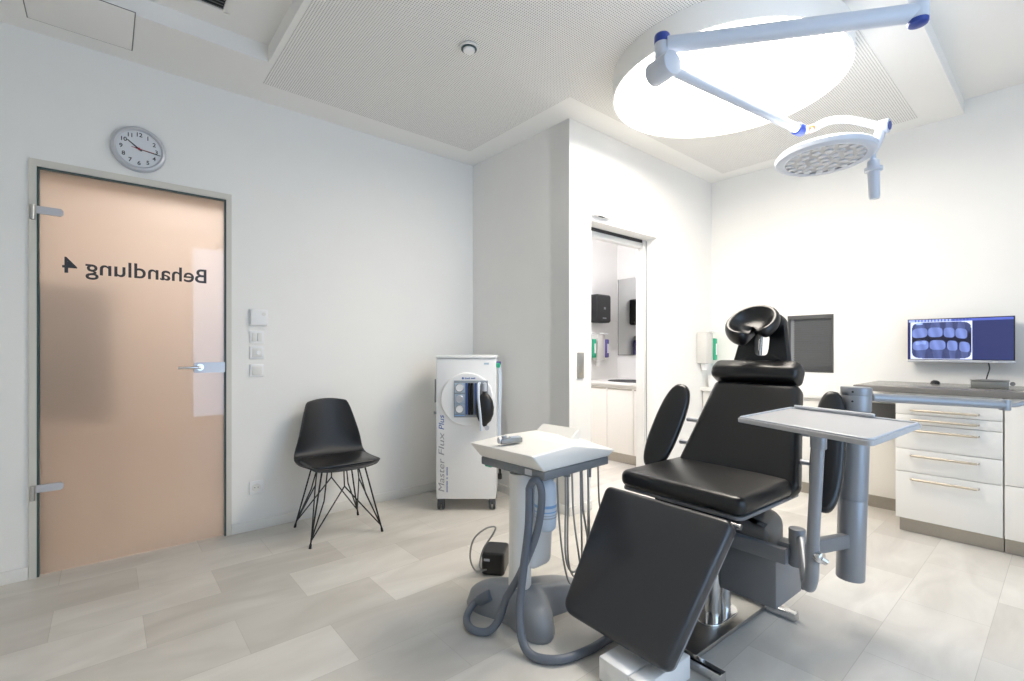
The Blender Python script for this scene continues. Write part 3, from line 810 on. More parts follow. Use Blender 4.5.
# ------------------------------------------------------------------ dental chair
RZ = math.radians(-2)
t = thing('dental_chair', 'black leather dental treatment chair with separate leg rest and grey base', 'dental chair', (2.0, 1.05, 0), RZ)
bm = new(); bx(bm, -.33, .27, -.152, .16, .006, .024, .003); obj('base_plate', bm, 'steel', t)
for x in (-.355, .262):
    bm = new(); bx(bm, x - .02, x + .02, -.275, .275, 0, .036, .004); obj('base_bar', bm, 'chrome', t)
bm = new(); cushion(bm, [(.0 + .07 * math.cos(a) * 1.0 + (.05 if math.cos(a) > 0 else -.05), -.06 + .055 * math.sin(a)) for a in [2 * PI * i / 40 + .01 for i in range(40)]], (0, 0, .034), (1, 0, 0), (0, 1, 0), .0098, .004, 0); obj('column_flange', bm, 'chrome', t)
bm = new(); cyl(bm, (-.035, -.06, .03), (-.035, -.06, .30), .031, n=28); cyl(bm, (.055, -.06, .03), (.055, -.06, .30), .028, n=28); obj('lift_column', bm, 'chrome', t)
bm = new(); bx(bm, -.01, .03, -.02, .02, .03, .30); obj('lift_rod', bm, 'steel', t)
bm = new(); bx(bm, 0, .245, -.30, .30, .145, .352, .008); hs = obj('lift_housing', bm, 'darkgreypaint', t)
bm = new(); bx(bm, -.03, .0, -.345, .30, .345, .405, .006); obj('front_rail', bm, 'darkgreypaint', t)
bm = new(); cushion(bm, roundpoly([(0.002, -.27), (.31, -.22), (.31, .22), (0.002, .27)], [.02, .12, .12, .02]), (0, 0, .455), (1, 0, 0), (0, 1, 0), .10, .05, 0, back_r=0); obj('base_cover', bm, 'coverGrey', t)
bm = new(); bx(bm, -.12, .20, -.17, .17, .456, .524, .004); obj('seat_carrier', bm, 'blackplastic', t)
# seat
bm = new(); cushion(bm, roundpoly([(-.228, -.276), (.315, -.282), (.315, .285), (-.228, .292)], [.045, .03, .03, .045]), (0, 0, .615), (1, 0, 0), (0, 1, 0), .0735, .030, .006)
obj('seat_cushion', bm, 'blackleather', t, ang=1.2)
bm = new(); cushion(bm, roundpoly([(-.215, -.268), (.31, -.272), (.31, .275), (-.215, .282)], .03), (0, 0, .5412), (1, 0, 0), (0, 1, 0), .014, .004, 0); obj('seat_pan', bm, 'darkgreypaint', t)
bm = new(); cyl(bm, (-.245, -.282, .520), (-.245, .29, .520), .011, n=16); obj('hinge_rod', bm, 'chrome', t)
# leg rest
top = V((-.278, .03, .552)); bot = V((-.630, .0, .132)); Wd = (top - bot); Ln = Wd.length
Uy = V((0, -1, 0)); Wn = Wd.normalized()
bm = new(); cushion(bm, roundpoly([(-.255, 0), (.222, 0), (.302, Ln), (-.290, Ln)], [.05, .035, .03, .03]), bot, Uy, Wn, .066, .022, .004)
obj('leg_rest', bm, 'patent', t, ang=1.2)
bm = new(); nrm = Uy.cross(Wn).normalized()
cushion(bm, roundpoly([(-.245, .006), (.215, .006), (.288, Ln - .01), (-.283, Ln - .01)], [.05, .035, .03, .03]), bot - nrm * .0662, Uy, Wn, .012, .003, 0); obj('leg_rest_pan', bm, 'greypaint', t)
# backrest
b0 = V((.160, 0, .560)); b1 = V((.436, 0, 1.012)); Bd = b1 - b0; BL = Bd.length; Bn = Bd.normalized(); BN = Uy.cross(Bn).normalized()
bm = new(); cushion(bm, roundpoly([(-.245, 0), (.27, 0), (.300, .05), (.214, BL), (-.190, BL), (-.262, .05)], [.04, .04, .05, .035, .035, .05]), b0, Uy, Bn, .095, .034, .004)
obj('backrest', bm, 'blackleather', t, ang=1.2)
bm = new(); cushion(bm, roundpoly([(-.22, .03), (.22, .03), (.165, BL + .02), (-.165, BL + .02)], .04), b0 - BN * .0955, Uy, Bn, .02, .006, 0); obj('backrest_shell', bm, 'darkgreypaint', t)
for s in (-1, 1):
    for v in (.17, .30):
        bm = new(); e = b0 + Bn * v - BN * .05
        cyl(bm, e + V((0, s * .18, 0)), e + V((0, s * (.30 if s > 0 else .40), 0)), .011, n=14); obj('armrest_bracket', bm, 'silver', t)
# neck bolster
bm = new()
c0 = b1 + Bn * .054 - BN * .02
prof = roundpoly([(-.058, -.054), (.05, -.054), (.060, .0), (.03, .058), (-.058, .052)], [.03, .04, .04, .03, .03], 6)
secs = []
for y, s in ((-.212, .35), (-.210, .62), (-.205, .80), (-.194, .93), (-.178, 1), (-.1, 1.02), (0, 1.03), (.1, 1.02), (.178, 1), (.194, .93), (.205, .80), (.210, .62), (.212, .35)):
    secs.append([bm.verts.new(c0 + V((0, y, 0)) + BN * p[0] * s + Bn * p[1] * s) for p in prof])
for a, b in zip(secs, secs[1:]):
    for i in range(len(prof)): bm.faces.new((a[i], a[(i + 1) % len(prof)], b[(i + 1) % len(prof)], b[i]))
bm.faces.new(secs[0]); bm.faces.new(list(reversed(secs[-1])))
obj('neck_bolster', bm, 'blackleather', t, ang=1.3)
# head plate with a slot
hb = b1 + Bn * .095 - BN * .055; Hn = (V((.035, 0, .30))).normalized(); HNN = Uy.cross(Hn).normalized()
outer = roundpoly([(-.155, 0), (.140, 0), (.105, .25), (.07, .285), (-.05, .285), (-.095, .25)], [.005, .005, .05, .05, .05, .05], 6)
inner = roundpoly([(-.034, .105), (-.028, .07), (.028, .07), (.034, .105), (.036, .18), (-.034, .18)], [.01, .03, .03, .01, .03, .03], 6)
bm = new()
def ringprism(bm, outer, inner, o, U, W, t_):
    Nn = U.cross(W).normalized(); n = 96
    def resample(p):
        c = V((0, .115)); res = []
        m = len(p)
        for k in range(n):
            a = 2 * PI * k / n - PI; d = V((math.cos(a), math.sin(a))); best = None
            for i in range(m):
                p0 = V(p[i]) - c; p1 = V(p[(i + 1) % m]) - c; e = p1 - p0
                den = d.x * e.y - d.y * e.x
                if abs(den) < 1e-9: continue
                tt = (p0.x * e.y - p0.y * e.x) / den; uu = (p0.x * d.y - p0.y * d.x) / den
                if tt > 0 and -1e-6 <= uu <= 1 + 1e-6 and (best is None or tt > best): best = tt
            res.append(c + d * (best or .05))
        return res
    A, B = resample(outer), resample(inner)
    def put(P, z, ins=0): return [bm.verts.new(o + U * p.x + W * p.y + Nn * z) for p in P]
    cen = V((0, .115))
    def shr(P, k): return [cen + (p - cen) * k for p in P]
    layers = [put(B, -t_), put(shr(A, .94), -t_), put(A, -t_ + .012), put(A, -.012), put(shr(A, .94), 0), put(shr(B, 1.06), 0), put(B, -.008)]
    layers.append(layers[0])
    for a, b in zip(layers, layers[1:]):
        for i in range(n): bm.faces.new((a[i], a[(i + 1) % n], b[(i + 1) % n], b[i]))
ringprism(bm, outer, inner, hb, Uy, Hn, .045)
obj('head_plate', bm, 'blackleather', t, ang=1.0)
bm = new(); cyl(bm, hb + Hn * .055 + HNN * -.02 + Uy * -.012, hb + Hn * .17 + HNN * -.02 + Uy * -.012, .008, n=12); obj('slide_bar', bm, 'chrome', t)
# horseshoe head cushion: dished surface with a thick rolled rim, open at the bottom
hc = hb + Hn * .222 + HNN * .075 + Uy * -.018
hx = V((.62, -.60, .50)).normalized(); hz = V((-.86, .14, 0.42)); hz = (hz - hx * hz.dot(hx)).normalized(); hy = hz.cross(hx).normalized()   # hz out of the dish
bm = new()
na = 48; gap = math.radians(34); gdir = math.radians(-117)
prof2 = [(.0, -.030), (.28, -.028), (.5, -.018), (.66, .004), (.78, .028), (.90, .036), (1.0, .022), (1.04, -.008), (.98, -.036), (.82, -.052), (.5, -.062), (0.0, -.066)]
sec = []
for i in range(na + 1):
    a = gdir + gap / 2 + (2 * PI - gap) * i / na
    e = min(i, na - i) / na
    k = 1 - .55 * max(0, 1 - e / .05) ** 2
    fat = .80 + .42 * max(0, math.cos(a - math.radians(200))) ** 1.5
    row = []
    for (r, z) in prof2:
        rr = r if r < .5 else .5 + (r - .5) * (.55 + .45 * k)
        ca, sa = math.cos(a) * rr * .130, math.sin(a) * rr * .112
        row.append(bm.verts.new(hc + hx * ca + hy * sa + hz * (z * k * fat)))
    sec.append(row)
for a, b in zip(sec, sec[1:]):
    for j in range(len(prof2) - 1): bm.faces.new((a[j], b[j], b[j + 1], a[j + 1]))
bm.faces.new(sec[0]); bm.faces.new(list(reversed(sec[-1])))
hd_ = obj('headrest_cushion', bm, 'blackleather', t, ang=1.6)
md = hd_.modifiers.new('smooth', 'SUBSURF'); md.levels = 1; md.render_levels = 1
# armrests
for p0, p1, uu, aw in (((.088, .353, .565), (.317, .305, .985), (.30, -.95, 0), .073), ((.10, -.425, .545), (.33, -.385, .995), (.25, -.97, 0), .060)):
    e = V(p0); ax = V(p1) - e; al = ax.length; ax.normalize()
    U_ = V(uu); U_ = (U_ - ax * U_.dot(ax)).normalized()
    ol = []
    for k in range(64):
        a_ = 2 * PI * k / 64; ca, sa = math.cos(a_), math.sin(a_)
        ol.append((aw * math.copysign(abs(ca) ** .75, ca), al / 2 + al / 2 * math.copysign(abs(sa) ** .80, sa)))
    bm = new(); cushion(bm, ol, e, U_, ax, .055, .024, .006)
    obj('armrest', bm, 'blackleather', t, ang=1.2)
# accessory bracket on the right of the base
bm = new(); cyl(bm, (.030, -.363, .335), (.030, -.363, .478), .029, n=24, bev=.004); bx(bm, .0, .06, -.345, -.302, .36, .42, .004); obj('arm_mount', bm, 'darkgreypaint', t)
bm = new(); cyl(bm, (.012, -.39, .36), (.012, -.39, .26), .006, n=10); cyl(bm, (.012, -.39, .36), (.045, -.365, .37), .007, n=10); obj('lever', bm, 'darkgreypaint', t)

# white foot control under the leg rest
t = thing('foot_control', 'white two-block foot control on the floor under the leg rest', 'foot control', (1.325, 1.085, 0), math.radians(-3))
bm = new(); bx(bm, 0, .26, -.128, 0, 0, .082, .005); obj('pedal_block', bm, 'white', t)
bm = new(); bx(bm, 0, .26, -.195, -.131, 0, .082, .005); obj('pedal_block', bm, 'white', t)

# ------------------------------------------------------------------ tray table on its swing arm
P0 = V((1.802, .568, .372))
t = thing('tray_table', 'rectangular light grey instrument tray on a pole beside the dental chair', 'tray table', P0)
def T(p): return V(p) - P0
c4 = [(1.698, .770), (1.523, .341), (2.017, .319), (2.158, .761)]
cen = sum((V(p) for p in c4), V((0, 0))) / 4
# regular rectangle closest to the photographed corners
ux = V((1.0, -.035)).normalized(); uy = V((.26, .966)).normalized()
th = math.radians(5)
ex = V((math.cos(th), math.sin(th))); ey = V((-math.sin(th), math.cos(th)))
pts = [(-.235, .22), (-.235, -.215), (.235, -.22), (.235, .215)]
poly = [V(p) for p in c4]
rp = roundpoly([tuple(p - cen) for p in poly], [.018] * 4, 6)
bm = new(); cushion(bm, rp, T((cen.x, cen.y, .921)), (1, 0, 0), (0, 1, 0), .015, .003, 0, back_r=.003); tt = obj('tray_board', bm, 'tray', t)
bm = new()
ins = [tuple((p - cen) * .965) for p in poly]
tube(bm, [T((cen.x + p[0], cen.y + p[1], .923)) for p in roundpoly(ins, .015, 5)], .004, n=8, closed=True); obj('tray_rim', bm, 'trayrim', t)
a = V((c4[3][0], c4[3][1], .931)); b = V((c4[2][0], c4[2][1], .931)); inn = (V((cen.x, cen.y, .931)) - (a + b) / 2).normalized() * .012
bm = new(); tube(bm, [T(a.lerp(b, .06) + inn), T(a.lerp(b, .70) + inn)], .006, n=8); obj('rear_stop', bm, 'trayrim', t)
PT = V((1.790, .545, .90))
bm = new(); cyl(bm, T((PT.x, PT.y, .835)), T((PT.x, PT.y, .9008)), .024, n=24, bev=.003); obj('pole_collar', bm, 'greypaint', t)
bm = new(); cyl(bm, T((PT.x, PT.y, .86)), T((1.802, .566, .50)), .0190, n=24); obj('pole', bm, 'greypaint', t)
bm = new(); tube(bm, [T(q) for q in [(1.802, .566, .51)] + smooth_path([(1.803, .567, .47), (1.804, .569, .405), (1.812, .578, .368), (1.835, .59, .355), (1.86, .602, .37)], 6) + [(2.0, .662, .440), (2.013, .683, .452)]], .021, n=18, radii=[.021] * 27 + [.0185] * 6); ar = obj('elbow_arm', bm, 'greypaint', t)
bm = new(); kd = V((-.3, -.95, 0)).normalized(); cyl(bm, T(V((1.803, .567, .475)) + kd * .012), T(V((1.803, .567, .475)) + kd * .036), .020, n=20, bev=.006); cyl(bm, T(V((1.803, .567, .472)) + kd * .030), T(V((1.803, .567, .472)) + kd * .045 + V((.012, 0, -.010))), .010, n=14); obj('clamp_knob', bm, 'chrome', t)

# ------------------------------------------------------------------ support column with horizontal bar
PC = V((2.386, .596, .205))
t = thing('support_column', 'thick grey cylindrical column held off the floor, with a long horizontal bar', 'support column', PC)
lean = V((.026, -.022, 0))
def cp(z): return lean * ((z - .5) / .8) * .75 + V((0, 0, z))
bm = new(); cyl(bm, cp(0), cp(.335), .0515, n=36, bev=.006); obj('lower_tube', bm, 'greypaint', t)
bm = new(); cyl(bm, cp(.3355), cp(.70), .0525, n=36); obj('upper_tube', bm, 'greypaint', t)
bm = new(); cyl(bm, cp(.7015), cp(.765), .0545, n=36, bev=.002); cyl(bm, cp(.7665), cp(.801), .0555, n=36, bev=.005); cyl(bm, cp(.76), cp(.77), .0535, n=36); hd_ = obj('head_collar', bm, 'greypaint', t)
for z in (.744, .783):
    bm = new(); n_ = V((-.999, -.04, 0)); cyl(bm, cp(z) + n_ * .052, cp(z) + n_ * .0563, .004, n=8); obj('screw', bm, 'dark', hd_)
q0 = V((2.443, .547, .962)) - PC; q1 = V((2.795, .182, .936)) - PC
bm = new(); cyl(bm, q0, q1, .0175, n=20); obj('horizontal_bar', bm, 'greypaint', t)
bm = new(); cyl(bm, q1 + V((0, 0, -.022)), q1 + V((0, 0, .022)), .019, n=20, bev=.004); tube(bm, smooth_path([q1, q1 + V((.03, -.03, .0)), q1 + V((.055, -.06, .012)), q1 + V((.075, -.08, .006))], 5), .009, n=10); obj('end_joint', bm, 'greypaint', t)
bm = new(); aa = V((2.06, .715, .372)) - PC; bb = V((2.35, .605, .372)) - PC; dd = (bb - aa)
box(bm, (aa + bb) / 2, (dd.length, .035, .055), Matrix.Rotation(math.atan2(dd.y, dd.x), 3, 'Z'), .004); obj('carrier_arm', bm, 'darkgreypaint', t)
bm = new(); tube(bm, smooth_path([(.045, .04, .55), (.075, .05, .45), (.06, .045, .25), (.085, .06, .12), (.09, .06, .08)], 6), .006, n=8); obj('cable', bm, 'hoselight', t)

# ------------------------------------------------------------------ cabinets along the right wall
XF = 3.87
def handle(parent, x, ya, yb, z, name='handle'):
    bm = new(); ym = (ya + yb) / 2
    cyl(bm, (x - .028, ya, z), (x - .028, yb, z), .0072, n=10)
    for y in (ya + .006, yb - .006): cyl(bm, (x - .028, y, z), (x, y, z), .0045, n=8)
    return obj(name, bm, 'handle', parent)
t = thing('drawer_cabinet', 'white cabinet with five drawers under the dark worktop, below the monitor', 'drawer cabinet', (XF, .5, 0))
ya, yb = .742 - .5, .2575 - .5
bm = new(); bx(bm, .02, .60, yb + .001, ya, .09, .888); obj('carcass', bm, 'offwhite', t)
bm = new(); bx(bm, .05, .60, yb + .001, ya - .012, 0, .0895); obj('plinth', bm, 'kick', t)
for z0, z1, hz in ((.7535, .888, .782), (.693, .7535, .722), (.535, .693, .655), (.39, .535, .498), (.092, .39, .350)):
    bm = new(); bx(bm, 0, .0195, yb + .002, ya, z0 + .0018, z1 - .0018, .0015); f = obj('drawer', bm, 'offwhite', t)
    handle(f, 0, ya - .085, yb + .105, hz)
t = thing('sideboard_cabinet', 'white cabinet with a tall front and one low drawer at the right picture edge', 'cabinet', (XF, -.1, 0))
ya, yb = .254 + .1, -.40 + .1
bm = new(); bx(bm, .02, .60, yb, ya, .09, .888); obj('carcass', bm, 'offwhite', t)
bm = new(); bx(bm, .05, .60, yb, ya, 0, .0895); obj('plinth', bm, 'kick', t)
for z0, z1, hz, nm in ((.396, .888, .80, 'door'), (.092, .396, .355, 'drawer')):
    bm = new(); bx(bm, 0, .0195, yb, ya - .001, z0 + .0018, z1 - .0018, .0015); f = obj(nm, bm, 'offwhite', t)
    handle(f, 0, ya - .09, yb + .3, hz)
t = tag(None or (lambda bm: (bx(bm, 3.845, 4.489, -.42, .965, .8885, .926, .003), obj('worktop', bm, 'counter'))[1])(new()), 'dark grey-brown worktop lying on the drawer cabinets under the monitor', 'worktop')
t = thing('low_wall_cabinet', 'white shallow cabinet row behind the dental chair along the right wall', 'cabinet', (4.30, 1.6, 0))
bm = new(); bx(bm, .02, .188, -.84, .67, .09, .775); obj('carcass', bm, 'offwhite', t)
bm = new(); bx(bm, .03, .188, -.84, .67, 0, .0895); obj('plinth', bm, 'kick', t)
for y0, y1 in ((-.84, -.42), (-.42, -.03), (-.03, .32), (.32, .67)):
    for z0, z1, nm in ((.092, .60, 'door'), (.60, .773, 'drawer')):
        if y0 == -.84 and nm == 'drawer': continue
        bm = new(); bx(bm, 0, .0195, y0 + .0015, y1 - .0015, z0 + .0015, z1 - .0015, .0015); f = obj(nm, bm, 'offwhite', t)
        if nm == 'door':
            b2 = new(); lathe(b2, [(0, .03), (.012, .03), (.013, .022), (.006, .014), (.006, 0)], o=(0, y1 - .04, .55), n=14, axis=(-1, 0, 0)); obj('knob', b2, 'handle', f)
bm = new(); bx(bm, .001, .0195, -.838, -.4215, .60, .772); obj('dark_drawer', bm, 'blindframe', t)
bm = new(); bx(bm, 4.275, 4.489, .967, 2.281, .7765, .806, .003); tag(obj('white_counter', bm, 'wcounter'), 'white counter top on the low cabinets behind the dental chair', 'countertop')

# worktop objects
t = thing('instrument_tray', 'shallow grey metal tray standing on the worktop below the monitor', 'tray', (4.15, .335, .926), math.radians(2))
bm = new(); bx(bm, -.06, .06, -.082, .082, 0, .044, .005); obj('tray_body', bm, 'skin_metal', t)
bm = new(); bx(bm, -.064, .064, -.087, .087, .0445, .051, .003); obj('tray_lid', bm, 'steel', t)
bm = new(); cyl(bm, (-.02, -.098, .03), (.02, -.098, .03), .012, n=14); obj('knob', bm, 'darkgreypaint', t)
t = thing('computer_mouse', 'small black computer mouse on the dark worktop left of the metal tray', 'mouse', (4.40, .625, .926), .5)
bm = new(); lathe(bm, [(0, 0), (.026, 0), (.026, .010), (.019, .019), (.008, .0235), (0, .024)], n=24)
bmesh.ops.scale(bm, vec=(1.35, .9, 1), verts=bm.verts); obj('shell', bm, 'blackplastic', t)
bm = new(); cyl(bm, (.018, -.003, .0195), (.018, .003, .0195), .005, n=14); obj('wheel', bm, 'greyplastic', t)

# monitor
MX = 4.405
t = thing('monitor', 'flat wall monitor showing a blue-tinted dental x-ray above the worktop', 'monitor', (MX, .508, 1.2265))
hy_, hz_ = .267, .152
bm = new(); bx(bm, .002, .03, -hy_, hy_, -hz_, hz_, .004); obj('case', bm, 'silver', t)
bm = new(); bx(bm, .03, .084, -.07, .07, -.07, .07, .004); obj('wall_mount', bm, 'darkgreypaint', t)
bm = new(); bx(bm, -.0035, .002, -hy_, hy_, -hz_, -hz_ + .017, .002); ch = obj('chin', bm, 'silver', t)
bm = new(); bx(bm, -.0042, -.0035, -.19, -.165, -hz_ + .005, -hz_ + .011); obj('button', bm, 'white', ch)
bm = new(); bx(bm, -.0015, .002, -hy_, hy_, -hz_ + .017, hz_, .0005); obj('bezel', bm, 'blackplastic', t)
def smst(a, b, x):
    x = max(0, min(1, (x - a) / (b - a))); return x * x * (3 - 2 * x)
def xray(u, v):
    """u 0..1 left to right, v 0..1 bottom to top -> rgb (linear-ish sRGB 0-255)"""
    if v > .945: return (76, 92, 176) if u > .62 or (int(u * 90) % 3 == 0 and u > .06) else ((150, 165, 225) if u < .45 else (58, 76, 160))
    if u > .635: return (38, 46, 92)
    if u < .022: return (36, 46, 110)
    uu = (u - .022) / .613; vv = v / .945
    # white film mount with rounded opening
    dx = abs(uu - .5) / .485; dy = abs(vv - .5) / .485
    if (dx ** 7 + dy ** 7) > 1 or uu > .985: return (205, 214, 250)
    base = 24 + 40 * (1 - abs(vv - .5) * 1.2)
    val = 92 - 18 * math.sin(uu * 17) * (1 if abs(vv - .5) > .28 else 0)
    occl = .565 - .11 * (uu - .5) ** 2 * 2 - .05 * uu
    gap = abs(vv - occl)
    teeth = 0.0
    up = vv > occl
    cs = ((.155, .135), (.415, .125), (.64, .09), (.83, .095)) if up else ((.17, .14), (.45, .135), (.69, .085), (.88, .085))
    for cx, w in cs:
        cyv = occl + .175 if up else occl - .165
        e = (abs(uu - cx) / w) ** 3.2 + (abs(vv - cyv) / .135) ** 3.2
        teeth = max(teeth, 1 - smst(.75, 1.15, e))
        # roots
        r0 = cyv
        if (vv > r0 if up else vv < r0):
            tpr = w * (.86 - .9 * abs(vv - r0))
            teeth = max(teeth, .62 * (1 - smst(.8, 1.1, abs(uu - cx) / max(tpr, .01))))
    bone = .42 * smst(.16, .30, gap)
    k = max(teeth, bone)
    if not up and abs(uu - .17) < .09 and abs(vv - (occl - .10)) < .04: k = 1.25
    if up and abs(uu - .15) < .05 and vv > .93: k = 1.4
    k *= .92 + .08 * math.sin(uu * 40 + vv * 9)
    return (16 + 96 * k, 18 + 112 * k, 42 + 150 * k)
bm = new(); nx, nz = 150, 88; lay = bm.loops.layers.float_color.new('img')
sy, sz0, sz1 = hy_ - .006, -hz_ + .022, hz_ - .006
def pt(i, j): return V((-.0022, sy - 2 * sy * i / nx, sz0 + (sz1 - sz0) * j / nz))
gv = [[bm.verts.new(pt(i, j)) for j in range(nz + 1)] for i in range(nx + 1)]
for i in range(nx):
    for j in range(nz):
        f = bm.faces.new((gv[i][j], gv[i + 1][j], gv[i + 1][j + 1], gv[i][j + 1]))
        c = lin(xray((i + .5) / nx, (j + .5) / nz))
        for lp in f.loops: lp[lay] = c
obj('screen', bm, 'screen', t, smooth=False)
bm = new(); tube(bm, smooth_path([(.02, -.145, -.15), (.015, -.15, -.19), (.0, -.14, -.24), (-.01, -.13, -.30)], 6), .0035, n=8); obj('cable', bm, 'dark', t)

# interior window with grey blind
w = sempty('window_2', (XD, 0, 0))
bm = new()
bx(bm, -.004, .08, WY0, WY0 + .014, WZ0, WZ1); bx(bm, -.004, .08, WY1 - .014, WY1, WZ0, WZ1); bx(bm, -.004, .08, WY0, WY1, WZ0, WZ0 + .012); bx(bm, -.006, .08, WY0, WY1, WZ1 - .03, WZ1)
obj('window_frame', bm, 'blindframe', w)
bm = new(); bx(bm, .05, .056, WY0 + .014, WY1 - .014, WZ0 + .012, WZ1 - .03); obj('pane', bm, 'blind', w)
bm = new(); n = 23
for i in range(n):
    z = WZ0 + .02 + i * (WZ1 - WZ0 - .06) / (n - 1)
    box(bm, (.022, (WY0 + WY1) / 2 - .01, z), (.004, WY1 - WY0 - .06, .020), Matrix.Rotation(-.35, 3, 'Y'))
obj('blind_slats', bm, 'blind', w)
bm = new(); bx(bm, .02, .03, WY1 - .045, WY1 - .015, WZ0 + .012, WZ1 - .03); obj('side_rail', bm, 'greyplastic', w)

# ------------------------------------------------------------------ sliding-door opening and what is on its wall
d = sempty('door_2', (0, YC, 0))
bm = new(); bx(bm, SX0 + .012, SX1 - .031, .124, .129, SZ - .026, SZ - .001); obj('guide_groove', bm, 'dark', d)
bm = new(); bx(bm, SX1 - .004, SX1 - .0005, .098, .103, .0, SZ - .014); obj('side_groove', bm, 'greyplastic', d)
bm = new(); bx(bm, SX1 - .03, SX1 - .001, .112, .188, 0.002, SZ - .016, .002); obj('door_leaf_edge', bm, 'trim', d)
bm = new(); bx(bm, SX0 + .012, SX1 - .031, .13, .188, SZ - .07, SZ - .016, .002); obj('door_head', bm, 'trim', d)
t = thing('motion_detector', 'small white motion sensor on the wall above the doorway', 'sensor', (2.80, YC, 2.155))
bm = new(); bx(bm, -.10, .10, -.045, 0, -.015, .02, .006); obj('sensor_housing', bm, 'white', t)
bm = new(); bx(bm, -.055, .0, -.046, -.03, -.019, -.0155); obj('sensor_lens', bm, 'dark', t)
t = thing('door_switch_plate', 'upright brushed steel switch plate on the white wall left of the doorway', 'switch plate', (2.580, YC, 1.05))
bm = new(); bx(bm, -.032, .032, -.012, 0, -.092, .092, .003); obj('plate', bm, 'steel', t)
bm = new(); cyl(bm, (0, -.0122, -.06), (0, -.0135, -.06), .010, n=16); obj('sensor_dot', bm, 'handle', t)

def soap_dispenser(loc, rz, label, bottle, group):
    t = thing('soap_dispenser', label, 'soap dispenser', loc, rz, group)
    bm = new(); prism(bm, roundpoly([(0, -.17), (-.085, -.17), (-.10, -.14), (-.10, .14), (-.07, .16), (0, .16)], .01), (-.058, 0, 0), (0, 1, 0), (0, 0, 1), .01); 
    bm2 = new()
    bx(bm2, -.065, .065, -.10, -.0, -.13, .16, .012); obj('housing', bm2, 'dispenser', t); bm.free()
    bm = new(); bx(bm, .0655, .118, -.115, -.03, -.10, .105, .012); bt = obj('bottle', bm, bottle, t)
    bm = new(); bx(bm, .080, .104, -.1165, -.1152, -.05, .055); obj('label', bm, 'white', bt)
    bm = new(); bx(bm, -.02, .10, -.125, -.09, .1605, .175, .006); obj('lever', bm, 'white', t)
    bm = new(); cyl(bm, (0, -.05, -.13), (0, -.05, -.19), .035, .028, n=20); obj('nozzle', bm, 'white', t)
    return t
soap_dispenser((4.265, YC, 1.165), 0, 'white soap dispenser with green bottle on the wall beside the dental chair', 'green', 'soap dispensers')
bm = new(); t = thing('counter_box', 'small white box on the white counter under the green soap dispenser', 'box', (4.375, 2.16, .8065))
bx(bm, -.05, .05, -.07, .07, 0, .10, .006); obj('box_body', bm, 'white', t)
bm = new(); bx(bm, -.052, .052, -.072, .072, .1005, .112, .004); obj('lid', bm, 'white', t)

# ------------------------------------------------------------------ washroom behind the doorway
bm = new(); bx(bm, 2.57, 4.72, 3.49, 3.59, 0, 3.0); struct('wall_washroom', bm, 'wall')
bm = new(); bx(bm, 4.60, 4.72, YC + .19, 3.49, 0, 3.0); struct('wall_washroom_side', bm, 'wall')
bm = new(); bx(bm, XB + .1, 4.72, YC + .19, 3.49, 2.6, 2.7); struct('ceiling_washroom', bm, 'ceil')
t = thing('washroom_fill_lamp', 'unseen round ceiling lamp added to light the room behind the doorway', 'ceiling lamp', (3.3, 2.95, 2.6))  # unseen lamp, added so the closed washroom gets light
bm = new(); cyl(bm, (0, 0, -.05), (0, 0, 0), .26, n=36); obj('lamp_body', bm, 'white', t)
bm = new(); cyl(bm, (0, 0, -.056), (0, 0, -.0505), .24, n=36); obj('diffuser', bm, 'roomlamp', t)
t = thing('washroom_cabinet', 'white two-door vanity cabinet seen through the doorway', 'cabinet', (4.01, 3.0, 0))
bm = new(); bx(bm, .02, .589, -.50, .489, .10, .80); obj('carcass', bm, 'offwhite', t)
bm = new(); bx(bm, .04, .589, -.50, .489, 0, .0995); obj('plinth', bm, 'kick', t)
for y0, y1 in ((.178, .487), (-.15, .172), (-.48, -.156)):
    bm = new(); bx(bm, 0, .0195, y0, y1, .105, .765, .002); f = obj('door', bm, 'offwhite', t)
    bm = new(); bx(bm, -.006, -.0003, y0 + .012, y1 - .012, .752, .7645, .001); obj('handle', bm, 'kick', f)
bm = new(); bx(bm, 3.985, 4.599, 2.49, 3.489, .8005, .828, .003); wc = tag(obj('washroom_countertop', bm, 'wcounter'), 'white vanity top behind the doorway with a dark sink in it', 'countertop')
t = thing('sink', 'dark oval sink basin set in the washroom vanity top', 'sink', (4.24, 3.03, .8285))
bm = new(); lathe(bm, [(.0, .001), (.16, .001), (.185, .003), (.19, .006), (.20, .005), (.205, 0)], n=40); bmesh.ops.scale(bm, vec=(.95, 1.35, 1), verts=bm.verts); obj('basin', bm, 'dark', t)
t = thing('faucet', 'small chrome tap standing behind the washroom sink', 'tap', (4.53, 3.03, .8285))
bm = new(); cyl(bm, (0, 0, 0), (0, 0, .16), .02, n=18, bev=.004); obj('tap_body', bm, 'chrome', t)
bm = new(); cyl(bm, (0, 0, .13), (-.14, 0, .115), .011, n=14); obj('spout', bm, 'chrome', t)
t = thing('wall_mirror', 'tall frameless mirror on the washroom wall seen through the doorway', 'mirror', (4.60, 3.03, 0))
bm = new(); bx(bm, -.012, -.002, -.44, .44, 1.10, 1.985); obj('mirror_glass', bm, 'mirror', t)
bm = new(); bx(bm, -.014, -.0125, -.44, .44, 1.10, 1.106); bx(bm, -.014, -.0125, .435, .44, 1.10, 1.985); obj('edge', bm, 'greenish', t)
t = thing('paper_towel_dispenser', 'black paper towel dispenser on the washroom wall', 'towel dispenser', (4.215, 3.49, 1.62))
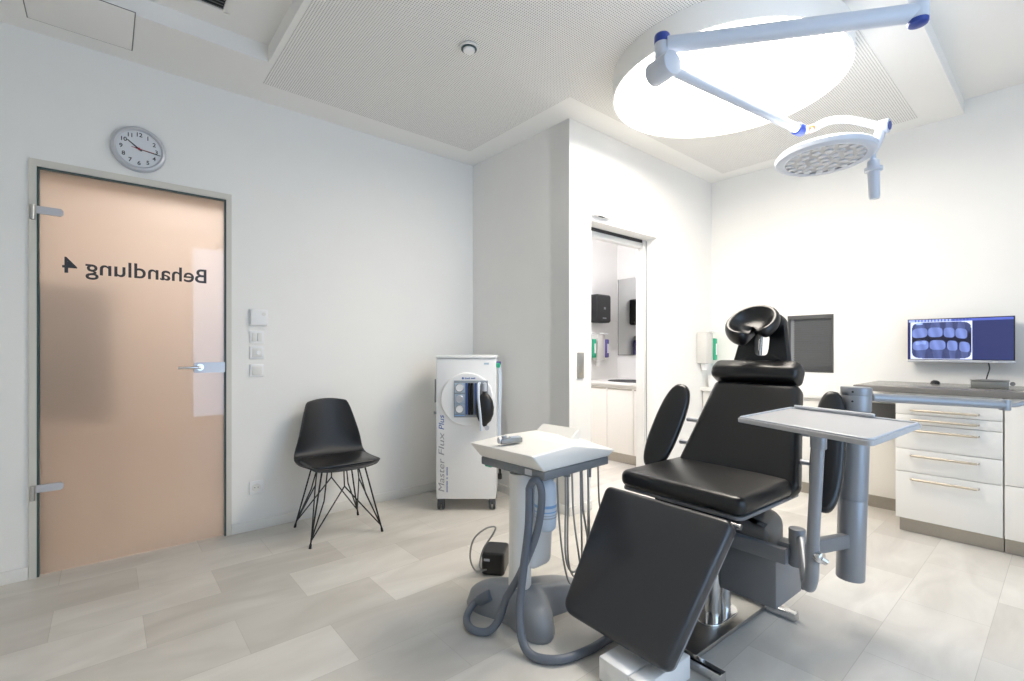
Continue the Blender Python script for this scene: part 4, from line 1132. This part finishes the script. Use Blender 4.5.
bm = new(); cushion(bm, roundpoly([(-.13, -.155), (.12, -.155), (.12, .155), (-.13, .155)], .03), (0, -.12, 0), (1, 0, 0), (0, 0, 1), .119, .02, 0, back_r=0); obj('cover', bm, 'blackplastic', t)
bm = new(); bx(bm, -.01, .02, -.1225, -.1195, -.01, .015, .001); bx(bm, -.03, .03, -.1225, -.1195, -.115, -.10, .001); obj('lock_window', bm, 'greyplastic', t)
soap_dispenser((4.19, 3.49, 1.175), 0, 'grey-white soap dispenser with violet-labelled bottle below the black towel dispenser', 'purple', 'soap dispensers')
s2 = soap_dispenser((3.97, 3.49, 1.175), 0, 'soap dispenser with green bottle half hidden by the door jamb under the towel dispenser', 'green', 'soap dispensers')

# ------------------------------------------------------------------ lights, sky, camera
W = D.worlds.new('sky'); SC.world = W; W.use_nodes = True
bg = W.node_tree.nodes['Background']; bg.inputs[0].default_value = (.50, .71, 1.0, 1); bg.inputs[1].default_value = 2.35
la = D.lights.new('window_portal', 'AREA'); la.shape = 'RECTANGLE'; la.size = NX1 - NX0; la.size_y = NZ1 - NZ0
la.cycles.is_portal = True
lo = D.objects.new('window_portal', la); COL.objects.link(lo)
lo.location = ((NX0 + NX1) / 2, YW - .11, (NZ0 + NZ1) / 2); lo.rotation_euler = (math.radians(90), 0, 0)

cam = D.cameras.new('camera'); cam.sensor_fit = 'HORIZONTAL'; cam.sensor_width = 36.0
cam.lens = 36.0 * 478.0 / 1024.0
cam.shift_y = (350.0 - 340.5) / 1024.0
cam.clip_start = 0.02
co = D.objects.new('camera', cam); COL.objects.link(co)
co.location = (0, 0, 1.16); co.rotation_euler = (math.radians(90), 0, math.radians(49.6 - 90))
SC.camera = co
vs = SC.view_settings
vs.view_transform = 'Standard'; vs.look = 'None'; vs.gamma = 1.0; vs.use_curve_mapping = False; vs.exposure = 0.70
SC.cycles.max_bounces = 10; SC.cycles.diffuse_bounces = 6; SC.cycles.glossy_bounces = 4; SC.cycles.transmission_bounces = 6
SC.cycles.sample_clamp_indirect = 6.0
SC.cycles.caustics_reflective = False; SC.cycles.caustics_refractive = False
